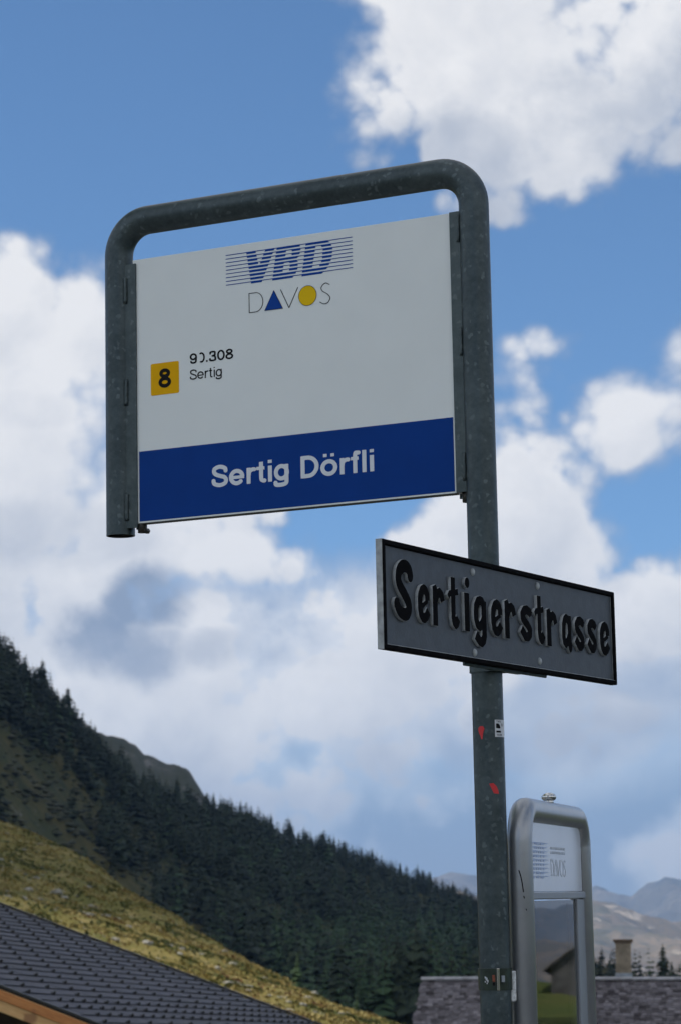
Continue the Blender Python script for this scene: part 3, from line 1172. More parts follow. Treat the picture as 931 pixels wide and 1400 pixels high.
# other slope and gable walls (out of the picture, closing the house)
RW = 1.0
ridge_y, ridge_z = UP * math.cos(PITCH_ROOF), UP * math.sin(PITCH_ROOF)
bm = bmesh.new()
box(bm, (LEN / 2, 0, -0.03), (LEN, UP + DOWN, 0.05))
ro2 = bm_obj('back_roof', bm, M['tile'], ch)
ro2.location = (0, ridge_y + (UP + DOWN) / 2 * math.cos(PITCH_ROOF), N_.z + ridge_z - (UP + DOWN) / 2 * math.sin(PITCH_ROOF))
ro2.rotation_euler = (-PITCH_ROOF, 0, 0)
bm = bmesh.new()
ylo, yhi = -DOWN * math.cos(PITCH_ROOF) + 0.6, 2 * ridge_y + DOWN * math.cos(PITCH_ROOF) - 0.6
for x0 in (0.75, LEN - 0.75):
    pr = [(ylo, -0.5), (yhi, -0.5), (yhi, N_.z + ridge_z - (ridge_y - ylo) * math.tan(PITCH_ROOF) - 0.14), (ridge_y, N_.z + ridge_z - 0.14), (ylo, N_.z + ridge_z - (ridge_y - ylo) * math.tan(PITCH_ROOF) - 0.14)]
    a = [bm.verts.new((x0 - 0.1, y, z)) for y, z in pr]
    b_ = [bm.verts.new((x0 + 0.1, y, z)) for y, z in pr]
    bm.faces.new(a); bm.faces.new(b_[::-1])
    for k in range(5): bm.faces.new((a[k], b_[k], b_[(k + 1) % 5], a[(k + 1) % 5]))
for y in (ylo, yhi):
    zt = N_.z + ridge_z - (ridge_y - ylo) * math.tan(PITCH_ROOF) - 0.14
    box(bm, (LEN / 2, y, (zt - 0.5) / 2), (LEN - 1.7, 0.2, zt + 0.5))
bm_obj('wall', bm, M['log_wall'], ch)

# ------------------------------------------------------------------ shingled house at lower right
HD = 70.0
A = at(578, 1341, HD)
B = at(1180, 1346, HD)
hl = (B - A)
hl.z = 0
WID = hl.length
yaw_h = math.atan2(hl.y, hl.x)
hs_ = empty('shingled_house', Matrix.Translation((A.x, A.y, A.z - 6.0)) @ Matrix.Rotation(yaw_h, 4, 'Z'),
            'old house with weathered wooden shingle roof and rendered chimney', 'house')
RP = R_(33)
SL = 4.6
rs = random.Random(21)
sv_, sf_, stn, off = [], [], [], 0
cubef = [(0, 1, 2, 3), (4, 7, 6, 5), (0, 4, 5, 1), (1, 5, 6, 2), (2, 6, 7, 3), (3, 7, 4, 0)]
row = 0
s_ = 0.0
while s_ < SL:
    ex = 0.125
    x = -0.04 * row * 0.15 - rs.uniform(0, 0.1)
    rt_ = rs.uniform(-0.12, 0.12)
    while x < WID + 0.1:
        w = rs.uniform(0.09, 0.22)
        lo = s_ + ex + rs.uniform(-0.012, 0.018)
        hi = s_ - 0.05
        up_ = 0.030 + rs.uniform(-0.006, 0.012)
        g = 0.006
        # (x, down-slope distance, lift): lift is highest at the butt
        pts = [(x + g, hi, 0.0), (x + w - g, hi, 0.0), (x + w - g, lo, up_), (x + g, lo, up_),
               (x + g, hi, -0.02), (x + w - g, hi, -0.02), (x + w - g, lo, up_ - 0.022), (x + g, lo, up_ - 0.022)]
        for (a, d, l) in pts:
            sv_.append((a, -d * math.cos(RP) - l * math.sin(RP), -d * math.sin(RP) + l * math.cos(RP)))
        sf_ += [tuple(off + k for k in f) for f in cubef]
        tn = min(1, max(0, rs.gauss(0.44, 0.25) + rt_))
        stn += [tn] * 8
        off += 8
        x += w
    s_ += ex
    row += 1
me = raw_mesh('shingles', sv_, sf_)
add_attr(me, 'tone', stn)
bm = bmesh.new()
vv = [(0, 0, -0.06), (WID, 0, -0.06), (WID, -SL * math.cos(RP), -SL * math.sin(RP) - 0.06), (0, -SL * math.cos(RP), -SL * math.sin(RP) - 0.06)]
v4 = [bm.verts.new(p) for p in vv]
v5 = [bm.verts.new((p[0], -p[1], p[2])) for p in vv]
bm.faces.new(v4); bm.faces.new(v5)
rf_ = bm_obj('roof', bm, M['shingle'], hs_)
rf_.location = (0, 0, 6.0)
sh = mesh_obj('shingles', me, M['shingle'], rf_)
sh['kind'] = 'stuff'
rb_ = random.Random(2)
x = -0.06
while x < WID:
    L = rb_.uniform(2.2, 3.4)
    bm = bmesh.new()
    box(bm, (L / 2, -0.05, 0), (L - 0.01, 0.16, 0.04), 0.006, Matrix.Rotation(0.35, 3, 'X'))
    o = bm_obj('ridge_board', bm, M['ridge_wood'], rf_)
    o.location = (x, 0, 0.05 + rb_.uniform(-0.012, 0.012))
    o.rotation_euler = (0, rb_.uniform(-0.006, 0.006), 0)
    x += L
CX = (at(852, 1341, HD) - A).length
chn = bmesh.new()
cw = 0.41
box(chn, (0, 0, 0.58), (cw, cw, 1.16), 0.012)
chim = bm_obj('chimney', chn, M['plaster'], hs_)
chim.location = (CX, 0.28, 6.0 - 0.12)
bm = bmesh.new()
box(bm, (0, 0, 1.175), (cw + 0.12, cw + 0.12, 0.05), 0.008)
box(bm, (0, 0, 1.125), (cw + 0.05, cw + 0.05, 0.05), 0.006)
bm_obj('chimney_cap', bm, M['chimney_cap'], chim)
bm = bmesh.new()
box(bm, (0, -0.01, 0.19), (cw + 0.05, cw + 0.05, 0.24), 0.01)
bm_obj('flashing', bm, M['lead'], chim)
bm = bmesh.new()
ez = 6.0 - (SL - 0.5) * math.sin(RP)
ey = (SL - 0.5) * math.cos(RP)
box(bm, (WID / 2, 0, (ez - 3.0) / 2 - 0.1), (WID - 1.0, 2 * ey, ez + 3.0 - 0.2))
bm_obj('wall', bm, M['log_wall'], hs_)


# ------------------------------------------------------------------ barn across the road (mirrored in the case glass)
BP = meadow_pt(1880, 0.95)
barn = empty('barn', Matrix.Translation((BP.x, BP.y, BP.z - 0.3)) @ Matrix.Rotation(-math.atan2(BP.x, BP.y), 4, 'Z'),
             'low grey-roofed barn on the green meadow beyond the right edge', 'barn')
bw, bl, bh, br = 6.2, 7.0, 2.4, 6.8
bm = bmesh.new()
prf = [(-bw, 0), (bw, 0), (bw, bh), (0, br - 0.12), (-bw, bh)]
va = [bm.verts.new((x, -bl, z)) for x, z in prf]
vb = [bm.verts.new((x, bl, z)) for x, z in prf]
bm.faces.new(va)
bm.faces.new(vb[::-1])
for k in range(5): bm.faces.new((va[k], vb[k], vb[(k + 1) % 5], va[(k + 1) % 5]))
bm_obj('wall', bm, M['barn_wall'], barn)
pb = math.atan2(br - bh, bw)
for sgn in (-1, 1):
    bm = bmesh.new()
    box(bm, (sgn * (bw + 0.5) / 2, 0, br - math.tan(pb) * (bw + 0.5) / 2 + 0.08), ((bw + 0.5) / math.cos(pb), bl * 2 + 1.2, 0.1), 0.01, Matrix.Rotation(sgn * pb, 3, 'Y'))
    bm_obj('roof_slope', bm, M['barn_roof'], barn)

# ------------------------------------------------------------------ lettering: strokes -> distance field -> outlines
def spline(pts, closed=False, n=8):
    P = [np.array(p, float) for p in pts]
    m = len(P)
    o = []
    rng = range(m) if closed else range(m - 1)
    for i in rng:
        if closed: p0, p1, p2, p3 = P[(i - 1) % m], P[i], P[(i + 1) % m], P[(i + 2) % m]
        else:
            p1, p2 = P[i], P[i + 1]
            p0 = P[i - 1] if i > 0 else 2 * p1 - p2
            p3 = P[i + 2] if i + 2 < m else 2 * p2 - p1
        for k in range(n):
            t = k / n
            o.append(0.5 * ((2 * p1) + (-p0 + p2) * t + (2 * p0 - 5 * p1 + 4 * p2 - p3) * t * t + (-p0 + 3 * p1 - 3 * p2 + p3) * t ** 3))
    if not closed: o.append(P[-1])
    return o


def ell(cx, cy, rx, ry, a0=0, a1=360, n=40):
    return [np.array((cx + rx * math.cos(R_(a0 + (a1 - a0) * k / n)), cy + ry * math.sin(R_(a0 + (a1 - a0) * k / n)))) for k in range(n + (0 if a1 - a0 == 360 else 1))]


class S:
    """A stroke: centre line, half width, closed or not."""
    def __init__(s, pts, w, closed=False, butt=(True, True)):
        s.p, s.w, s.c, s.b = [np.array(q, float) for q in pts], w, closed, butt

    def sdf(s, gx, gy):
        d = np.full(gx.shape, 1e9)
        m = len(s.p)
        segs = m if s.c else m - 1
        for i in range(segs):
            a, b = s.p[i], s.p[(i + 1) % m]
            ab = b - a
            L = math.hypot(*ab)
            if L < 1e-9: continue
            t = ((gx - a[0]) * ab[0] + (gy - a[1]) * ab[1]) / L ** 2
            tc_ = np.clip(t, 0, 1)
            e = np.hypot(gx - a[0] - tc_ * ab[0], gy - a[1] - tc_ * ab[1]) - s.w
            if not s.c:
                if i == 0 and s.b[0]: e = np.maximum(e, -t * L)
                if i == segs - 1 and s.b[1]: e = np.maximum(e, (t - 1) * L)
            d = np.minimum(d, e)
        return d


class Poly:
    def __init__(s, pts): s.p = [np.array(q, float) for q in pts]

    def sdf(s, gx, gy):
        d = np.full(gx.shape, 1e9)
        ins = np.zeros(gx.shape, bool)
        m = len(s.p)
        for i in range(m):
            a, b = s.p[i], s.p[(i + 1) % m]
            ab = b - a
            t = np.clip(((gx - a[0]) * ab[0] + (gy - a[1]) * ab[1]) / (ab @ ab), 0, 1)
            d = np.minimum(d, np.hypot(gx - a[0] - t * ab[0], gy - a[1] - t * ab[1]))
            c = (a[1] > gy) != (b[1] > gy)
            with np.errstate(divide='ignore', invalid='ignore'):
                xi = (b[0] - a[0]) * (gy - a[1]) / (b[1] - a[1]) + a[0]
            ins ^= c & (gx < xi)
        return np.where(ins, -d, d)


def contours(f, x0, y0, h):
    """Marching squares, linked into closed loops."""
    ny, nx = f.shape
    edges = {}
    ins = f < 0
    ci, cj = np.nonzero((ins[:-1, :-1] != ins[1:, 1:]) | (ins[:-1, 1:] != ins[1:, :-1]) | (ins[:-1, :-1] != ins[:-1, 1:]))

    def pt(k):
        j0, i0, j1, i1 = k
        a, b = f[j0, i0], f[j1, i1]
        t = a / (a - b)
        return (x0 + (i0 + (i1 - i0) * t) * h, y0 + (j0 + (j1 - j0) * t) * h)
    nxt = {}
    for j, i in zip(ci, cj):
        c = [(j, i), (j, i + 1), (j + 1, i + 1), (j + 1, i)]
        s = [ins[q] for q in c]
        cr = []
        for k in range(4):
            a, b = c[k], c[(k + 1) % 4]
            if ins[a] != ins[b]:
                key = (*a, *b) if a < b else (*b, *a)
                cr.append((key, bool(ins[a])))
        outk = [k for k, v in cr if v]
        ink = [k for k, v in cr if not v]
        for a, b in zip(outk, ink): nxt[a] = b
    loops = []
    while nxt:
        st = next(iter(nxt))
        lp, k = [], st
        while k in nxt:
            n_ = nxt.pop(k)
            lp.append(pt(k))
            k = n_
        if len(lp) > 5: loops.append(lp)
    return loops


def simplify(lp, tol):
    P = np.array(lp)
    keep = np.zeros(len(P), bool)
    m = len(P) // 2
    keep[[0, m]] = True
    st = [(0, m), (m, len(P))]
    Q = np.vstack([P, P[:1]])
    while st:
        a, b = st.pop()
        if b - a < 2: continue
        d = Q[b] - Q[a]
        L = math.hypot(*d) or 1e-9
        r = Q[a + 1:b] - Q[a]
        e = np.abs(r[:, 0] * d[1] - r[:, 1] * d[0]) / L
        k = int(e.argmax())
        if e[k] > tol:
            keep[a + 1 + k] = True
            st += [(a, a + 1 + k), (a + 1 + k, b)]
    return P[keep]


def shape_loops(field, bb, h):
    x0, y0, x1, y1 = bb
    gx, gy = np.meshgrid(np.arange(x0, x1 + h, h), np.arange(y0, y1 + h, h))
    return [simplify(l, h * 0.12) for l in contours(field(gx, gy), x0, y0, h)]


def union(prims):
    def f(gx, gy):
        d = np.full(gx.shape, 1e9)
        for p in prims: d = np.minimum(d, p.sdf(gx, gy))
        return d
    return f


def bbox(prims, m):
    P = np.array([q for p in prims for q in p.p])
    return (P[:, 0].min() - m, P[:, 1].min() - m, P[:, 0].max() + m, P[:, 1].max() + m)


def loops_mesh(name, loops, depth, bev=0.0):
    """Flat outlines in sign coordinates (x, z) -> solid letters standing depth proud towards -y."""
    cu = bpy.data.curves.new(name, 'CURVE')
    cu.dimensions = '2D'
    cu.fill_mode = 'BOTH'
    cu.extrude = max(0, depth / 2 - bev)
    cu.bevel_depth = bev
    cu.bevel_resolution = 0
    cu.offset = -bev
    for lp in loops:
        sp = cu.splines.new('POLY')
        sp.points.add(len(lp) - 1)
        sp.points.foreach_set('co', np.concatenate([np.asarray(lp), np.zeros((len(lp), 1)), np.ones((len(lp), 1))], 1).ravel())
        sp.use_cyclic_u = True
    o = bpy.data.objects.new(name, cu)
    col.objects.link(o)
    me = bpy.data.meshes.new_from_object(o.evaluated_get(bpy.context.evaluated_depsgraph_get()))
    bpy.data.objects.remove(o)
    bpy.data.curves.remove(cu)
    me.name = name
    me.transform(Matrix(((1, 0, 0, 0), (0, 0, -1, -depth / 2), (0, 1, 0, 0), (0, 0, 0, 1))))
    return me


def helv(ch, w):
    """Grotesque letter shapes, cap height 1. Returns primitives and advance."""
    x = 0.735
    t, b = 1 - w * 0.92, w * 0.92
    cx = 0.37
    if ch == 'S':
        l, r = w + 0.03, 0.80 - w
        return [S(spline([(r - 0.005, t - 0.21), (r - 0.05, t - 0.07), (0.42, t + 0.01), (l + 0.06, t - 0.06), (l + 0.01, t - 0.2), (l + 0.1, t - 0.33), (0.43, 0.5), (r - 0.07, b + 0.34), (r + 0.01, b + 0.2), (r - 0.06, b + 0.055), (0.41, b - 0.01), (l + 0.03, b + 0.07), (l - 0.02, b + 0.23)]), w)], 0.86
    if ch == 'e':
        rx, ry = 0.37 - w, x / 2 - w * 0.9
        return [S(ell(cx, x / 2, rx, ry, 2, 322), w), S([(cx - rx, x / 2 - w * 0.1), (cx + rx + w * 0.9, x / 2 - w * 0.1)], w * 0.78)], 0.77
    if ch == 'r':
        return [S([(0.08 + w, 0), (0.08 + w, x)], w), S(spline([(0.08 + w, x - 0.38), (0.13 + w, x - 0.17), (0.27 + w, x - w * 0.95), (0.37 + w, x - w)]), w * 0.95)], 0.55
    if ch == 't':
        c = 0.13 + w
        return [S([(c, 0.95), (c, 0.22)] + spline([(c, 0.2), (c + 0.025, w + 0.035), (c + 0.10, w * 0.92), (0.29 + w, w * 0.9)]), w), S([(0.0, x - w * 0.8), (0.29 + w, x - w * 0.8)], w * 0.8)], 0.47
    if ch in 'il':
        c = 0.08 + w
        if ch == 'l': return [S([(c, 0), (c, 1.0)], w)], 0.16 + 2 * w
        return [S([(c, 0), (c, x)], w), S([(c, 1 - 1.55 * w), (c, 1.0)], w)], 0.16 + 2 * w
    if ch == 'g':
        rx, ry = 0.355 - w, x / 2 - w * 0.9
        r = 0.70 - w
        return [S(ell(0.37, x / 2 + 0.01, rx, ry), w, True), S([(r, x), (r, 0.1)] + spline([(r, 0.06), (r - 0.03, -0.13), (0.37, -0.28 + w), (0.12, -0.17), (0.08, -0.06)]), w)], 0.80
    if ch == 'D':
        l, r = 0.08 + w, 0.92 - w
        pts = [(l, b), (l, t), (0.42, t)] + [tuple(q) for q in ell(0.42, 0.5, r - 0.42, t - 0.5, 88, -88, 22)] + [(0.42, b)]
        return [S(pts, w, True), S([(0.08, 0), (0.08 + 2 * w, 0)], 0.001), Poly([(0.08, 0), (0.2, 0), (0.2, 0.1), (0.08, 0.1)]), Poly([(0.08, 1), (0.2, 1), (0.2, 0.9), (0.08, 0.9)])], 0.99
    if ch == 'ö':
        q = [S(ell(0.40, x / 2, 0.39 - w, x / 2 - w * 0.9), w, True)]
        for c in (0.40 - 0.17, 0.40 + 0.17): q.append(S([(c, 1 - 1.55 * w), (c, 1.0)], w * 0.9))
        return q, 0.83
    if ch == 'f':
        c = 0.12 + w
        return [S([(c, 0), (c, 0.72)] + spline([(c, 0.74), (c + 0.02, 0.9), (c + 0.11, 1 - w), (0.29 + w, 1 - w)]), w), S([(0.02, x - w * 0.8), (0.28 + w, x - w * 0.8)], w * 0.8)], 0.46
    if ch == '0': return [S(ell(cx, 0.5, 0.36 - w, 0.5 - w * 0.92), w, True)], 0.78
    if ch == ')': return [S(ell(cx - 0.02, 0.5, 0.37 - w, 0.5 - w * 0.92, -112, 120), w)], 0.78
    if ch == '8':
        return [S(ell(cx, 0.755, 0.31 - w, 0.245 - w * 0.92), w, True), S(ell(cx, 0.285, 0.36 - w, 0.285 - w * 0.92), w, True)], 0.78
    if ch == '9':
        return [S(ell(cx - 0.01, 0.67, 0.345 - w, 0.33 - w * 0.92), w, True), S(spline([(0.71 - w, 0.66), (0.70 - w, 0.42), (0.58, 0.15), (0.38, b), (0.18, 0.08 + w * 0.4), (0.05 + w, 0.24)]), w)], 0.78
    if ch == '3':
        return [S(spline([(0.06 + w, 0.73), (0.12 + w * 0.5, 0.88), (0.35, t), (0.58 - w * 0.2, 0.89), (0.66 - w, 0.74), (0.56, 0.585), (0.32, 0.525)]), w), S(spline([(0.32, 0.525), (0.56, 0.48), (0.70 - w, 0.29), (0.60, 0.10 + w * 0.3), (0.36, b), (0.12 + w * 0.3, 0.09 + w * 0.4), (0.04 + w, 0.27)]), w)], 0.78
    if ch == '.': return [S([(0.13, 0), (0.13, 2 * w * 1.05)], w)], 0.30
    if ch == ' ': return [], 0.38
    raise ValueError(ch)


def text_loops(txt, w, x0, z0, cap, width=None, h=0.02, x_scale=1.0):
    """Word with its left end at x0, baseline z0; squeezed to the given width."""
    glyphs, pen = [], 0.0
    for c in txt:
        pr, adv = helv(c, w)
        glyphs.append((pr, pen))
        pen += adv
    prims = []
    for pr, p in glyphs:
        for q in pr:
            q.p = [v + np.array((p, 0.0)) for v in q.p]
            prims.append(q)
    ls = shape_loops(union(prims), bbox(prims, w + 0.08), h)
    mn = min(l[:, 0].min() for l in ls)
    mxx = max(l[:, 0].max() for l in ls)
    kx = cap * x_scale if width is None else width / (mxx - mn)
    return [np.stack([(l[:, 0] - mn) * kx + x0, l[:, 1] * cap + z0], 1) for l in ls]


# ------------------------------------------------------------------ the bus stop
LEAN_A, LEAN_B = 0.0548, -0.0193
RL = Matrix.Rotation(LEAN_A, 4, 'X') @ Matrix.Rotation(LEAN_B, 4, 'Y')
O = Vector((0.2756, 4.8978, 1.0623 + CAM_Z))       # post axis at the height of the panel's lower edge
AX = (RL @ Vector((0, 0, 1, 0))).to_3d()
ZB = O.z / AX.z                                     # distance down the axis to the ground
BASE = O - AX * ZB
YAW_BUS, YAW_ST, YAW_CASE = -0.466, 1.0532, 1.314
RT = 0.03015


def film(name, loops, y, mat, parent, th=0.0006, lab=None):
    me = loops_mesh(name, loops, th)
    me.transform(Matrix.Translation((0, y, ZB)))
    o = mesh_obj(name, me, mat, parent)
    if lab: o['label'] = lab
    return o


bus = empty('bus_stop_sign', Matrix.Translation(BASE) @ RL @ Matrix.Rotation(YAW_BUS, 4, 'Z'),
            'bus stop sign on galvanised bent-pipe post with white and blue panel', 'bus sign')
XL, TOP = -0.8241, 0.652
bm = bmesh.new()
pth = bent([(0, 0, -0.3), (0, 0, ZB + TOP), (XL, 0, ZB + TOP), (XL, 0, ZB - 0.021)], 0.073, 14)
fine_path = [pth[0]]
for a, b_ in zip(pth, pth[1:]):
    n = max(1, int((b_ - a).length / 0.15))
    fine_path += [a + (b_ - a) * (k + 1) / n for k in range(n)]
tube(bm, fine_path, RT, 36, caps=False)
post = bm_obj('post_pipe', bm, M['galv'], bus, True)
# open lower end of the hanging pipe
bm = bmesh.new()
segs = 36
for k in range(segs):
    a0, a1 = 2 * math.pi * k / segs, 2 * math.pi * (k + 1) / segs
    q = []
    for (rr_, zz, aa) in ((RT, -0.021, a0), (RT, -0.021, a1), (RT - 0.003, -0.021, a1), (RT - 0.003, -0.021, a0)):
        q.append(bm.verts.new((XL + rr_ * math.cos(aa), rr_ * math.sin(aa), ZB + zz)))
    bm.faces.new(q)
    q2 = [bm.verts.new((XL + (RT - 0.003) * math.cos(aa), (RT - 0.003) * math.sin(aa), ZB + zz)) for aa, zz in ((a0, -0.021), (a1, -0.021), (a1, 0.2), (a0, 0.2))]
    bm.faces.new(q2)
bmesh.ops.remove_doubles(bm, verts=bm.verts[:], dist=1e-5)
bm_obj('pipe_end', bm, M['dark_steel'], bus)

YF = -0.017                       # front of the flat bars
XR0, XL0 = -0.0469, -0.7735       # inner edges of the flat bars
W_, H_ = 0.7266, 0.5649
for side in (-1, 1):
    bm = bmesh.new()
    if side < 0: xa, xb, zt, zb = XL + 0.022, XL0, 0.5565, -0.009
    else: xa, xb, zt, zb = XR0, -0.022, 0.5655, 0.0
    box(bm, ((xa + xb) / 2, YF + 0.002, ZB + (zt + zb) / 2), (xb - xa, 0.004, zt - zb), 0.0006)
    rail = bm_obj('flat_bar', bm, M['galv_flat'], bus)
    # weld beads between bar and pipe
    for zc in ((0.50, 0.28, 0.035) if side < 0 else (0.53, 0.30, 0.05)):
        bm = bmesh.new()
        ln = 0.055
        xw = (XL + 0.0265) if side < 0 else -0.0275
        pts = [(xw + random.uniform(-0.0008, 0.0008), YF - 0.0012, ZB + zc - ln / 2 + ln * k / 10) for k in range(11)]
        tube(bm, pts, 0.0042 if side < 0 else 0.0034, 10)
        for v in bm.verts: v.co += Vector((0, noise.noise(v.co * 160) * 0.0012, 0))
        wb = bm_obj('weld_bead', bm, M['galv_flat'], rail, True)
    # backing bar behind the panel and its stop bolt
    bm = bmesh.new()
    box(bm, ((xa + xb) / 2 + (0.012 if side < 0 else -0.004), YF + 0.022, ZB + 0.27), (xb - xa - 0.004, 0.004, 0.56), 0.0006)
    bm_obj('backing_bar', bm, M['galv_flat'], bus)
    bm = bmesh.new()
    xs_ = XL0 + 0.004 if side < 0 else -0.030
    cyl(bm, (xs_, YF + 0.014, ZB - 0.019), (xs_, YF + 0.014, ZB + 0.004), 0.0095 if side < 0 else 0.0095, seg=14)
    cyl(bm, (xs_ + 0.004, YF + 0.03, ZB - 0.014), (xs_ + 0.004, YF + 0.008, ZB - 0.014), 0.006, seg=6)
    bm_obj('stop_bolt', bm, M['dark_steel'], bus)

# the panel itself
bm = bmesh.new()
box(bm, ((XL0 - 0.009 + XR0 + 0.006) / 2, YF + 0.0115, ZB + H_ / 2), (XR0 - XL0 + 0.015, 0.014, H_), 0.0008)
panel = bm_obj('sign_panel', bm, M['panel'], bus)
bm = bmesh.new()
box(bm, ((XL0 + XR0) / 2, YF + 0.0118, ZB - 0.0012), (W_ - 0.002, 0.0115, 0.0024))
bm_obj('dark_underside', bm, M['dark_steel'], panel)  # dark strip over the panel's own underside, seen from below
YP = YF + 0.0045                  # front face of the panel
bx0, bx1 = XL0 + 0.0035, XR0 - 0.0045
film('blue_band', [np.array([(bx0, 0.0035), (bx1, 0.0035), (bx1, 0.1515), (bx0, 0.1515)])], YP, M['blue'], panel, 0.0005, 'blue lower band of the panel')
YB = YP - 0.0005

# town name on the blue band
film('lettering', text_loops('Sertig', 0.093, -0.5965, 0.0598, 0.0452, 0.1800), YB, M['white_film'], panel, lab='white lettering reading Sertig')
film('lettering', text_loops('Dörfli', 0.093, -0.3897, 0.0598, 0.0452, 0.1637), YB, M['white_film'], panel, lab='white lettering reading Dörfli')
# route number and line
film('lettering', text_loops('9', 0.080, -0.6455, 0.3250, 0.0218, 0.0172), YP, M['ink'], panel, lab='black digit 9 of the number 90.308')
film('lettering', text_loops(')', 0.080, -0.6222, 0.3250, 0.0218, 0.0126), YP, M['ink'], panel, lab='right half of a worn black nought')
film('lettering', text_loops('.', 0.08, -0.6065, 0.3252, 0.0218), YP, M['ink'], panel)
film('lettering', text_loops('308', 0.080, -0.5992, 0.3250, 0.0218, 0.0570), YP, M['ink'], panel, lab='black digits 308')
film('lettering', text_loops('Sertig', 0.064, -0.6457, 0.2912, 0.0212, 0.0765), YP, M['ink'], panel, lab='small black lettering reading Sertig')


def rrect(x0, z0, x1, z1, r, n=6):
    o = []
    for cx_, cz, a0 in ((x1 - r, z1 - r, 0), (x0 + r, z1 - r, 90), (x0 + r, z0 + r, 180), (x1 - r, z0 + r, 270)):
        for k in range(n + 1):
            a = R_(a0 + 90 * k / n)
            o.append((cx_ + r * math.cos(a), cz + r * math.sin(a)))
    return np.array(o)


film('line_badge', [rrect(-0.7400, 0.2674, -0.6720, 0.3352, 0.0035)], YP, M['yellow'], panel, 0.0006, 'yellow square badge with black number 8')
film('lettering', text_loops('8', 0.095, -0.7210, 0.2818, 0.0404, 0.0302), YP - 0.0006, M['ink'], panel, lab='black number 8')

# striped logo
LZ = [0.5456 - k * (0.5456 - 0.4822) / 8 for k in range(9)]
lx0, lx1 = -0.5569, -0.2638


def logo_letters():
    k = 0.0245
    vl = Poly([(-0.5085, 0.549), (-0.4868, 0.549), (-0.4790, 0.512), (-0.4615, 0.549), (-0.4400, 0.549), (-0.4735, 0.477), (-0.4975, 0.477)])
    bo = Poly([(-0.4360, 0.549), (-0.3905, 0.549), (-0.3830, 0.545), (-0.3815, 0.534), (-0.3860, 0.521), (-0.3935, 0.5165), (-0.3885, 0.511), (-0.3885, 0.498), (-0.3945, 0.485), (-0.4030, 0.477), (-0.4485, 0.477)])
    b1 = Poly([(-0.4150, 0.5375), (-0.4030, 0.5375), (-0.4010, 0.5340), (-0.4030, 0.5230), (-0.4175, 0.5230)])
    b2 = Poly([(-0.4205, 0.5120), (-0.4080, 0.5120), (-0.4062, 0.5080), (-0.4095, 0.4910), (-0.4245, 0.4910)])
    do = Poly([(-0.3690, 0.549), (-0.3250, 0.549), (-0.3130, 0.541), (-0.3085, 0.527), (-0.3110, 0.508), (-0.3200, 0.490), (-0.3330, 0.479), (-0.3400, 0.477), (-0.3805, 0.477)])
    d1 = Poly([(-0.3470, 0.5375), (-0.3350, 0.5375), (-0.3305, 0.5300), (-0.3330, 0.5060), (-0.3410, 0.4920), (-0.3560, 0.4920)])
    def f(gx, gy):
        B_ = np.maximum(bo.sdf(gx, gy), -np.minimum(b1.sdf(gx, gy), b2.sdf(gx, gy)))
        D_ = np.maximum(do.sdf(gx, gy), -d1.sdf(gx, gy))
        return np.minimum(np.minimum(vl.sdf(gx, gy), B_), D_)
    return f


LET = logo_letters()


def logo_field(gx, gy):
    thin = np.full(gx.shape, 1e9)
    thick = np.full(gx.shape, 1e9)
    for z in LZ:
        thin = np.minimum(thin, np.abs(gy - z) - 0.00075)
        thick = np.minimum(thick, np.abs(gy - (z - 0.0014)) - 0.00235)
    thin = np.maximum(thin, np.maximum(lx0 - gx, gx - lx1))
    return np.minimum(thin, np.maximum(thick, LET(gx, gy)))


LOGO = shape_loops(logo_field, (lx0 - 0.002, 0.474, lx1 + 0.002, 0.551), 0.00045)
film('logo', LOGO, YP, M['logo_blue'], panel, lab='blue striped logo reading VBD')

# resort name in hairline capitals with a triangle and a disc
hw = 0.00075
dv = []
l, r = -0.5030, -0.4708
pts = [(l, 0.4172), (l, 0.4578), (-0.487, 0.4578)] + [tuple(q) for q in ell(-0.488, 0.4375, r + 0.488, 0.0203, 86, -86, 24)] + [(-0.487, 0.4172)]
dv.append(S(pts, hw, True))
dv.append(S([(-0.4295, 0.4570), (-0.4104, 0.4165), (-0.3895, 0.4570)], hw))
dv.append(S(spline([(-0.3168, 0.4535), (-0.3270, 0.4577), (-0.3360, 0.4500), (-0.3335, 0.4420), (-0.3225, 0.4345), (-0.3165, 0.4260), (-0.3210, 0.4170), (-0.3310, 0.4148), (-0.3400, 0.4200)]), hw))
for d_, c_ in zip(dv, 'DVS'): film('lettering', shape_loops(union([d_]), bbox([d_], 0.003), 0.0004), YP, M['ink'], panel, lab='hairline capital %s of the word DAVOS' % c_)
tri = [(-0.4668, 0.4170), (-0.4247, 0.4170), (-0.4450, 0.4572)]
film('logo_triangle', [np.array(tri)], YP, M['logo_blue'], panel, lab='blue triangle standing for the letter A')
dsc = np.array(ell(-0.3675, 0.4365, 0.0204, 0.0208, n=48))
film('logo_disc', [dsc], YP, M['logo_yellow'], panel, lab='yellow disc standing for the letter O')
edge = [S(ell(-0.3675, 0.4365, 0.0204, 0.0208, n=48), 0.0004, True), S(tri, 0.0004, True)]
for e_ in edge: film('logo_outline', shape_loops(union([e_]), bbox([e_], 0.003), 0.0003), YP - 0.0006, M['ink'], panel, 0.0003)

# stickers left on the post: patches wrapped round the pipe
post_z = lambda y: ZB + interp(y, [(684, 0.0), (915.7, -0.343), (1104, -0.612), (1237, -0.8), (1310, -0.9)])


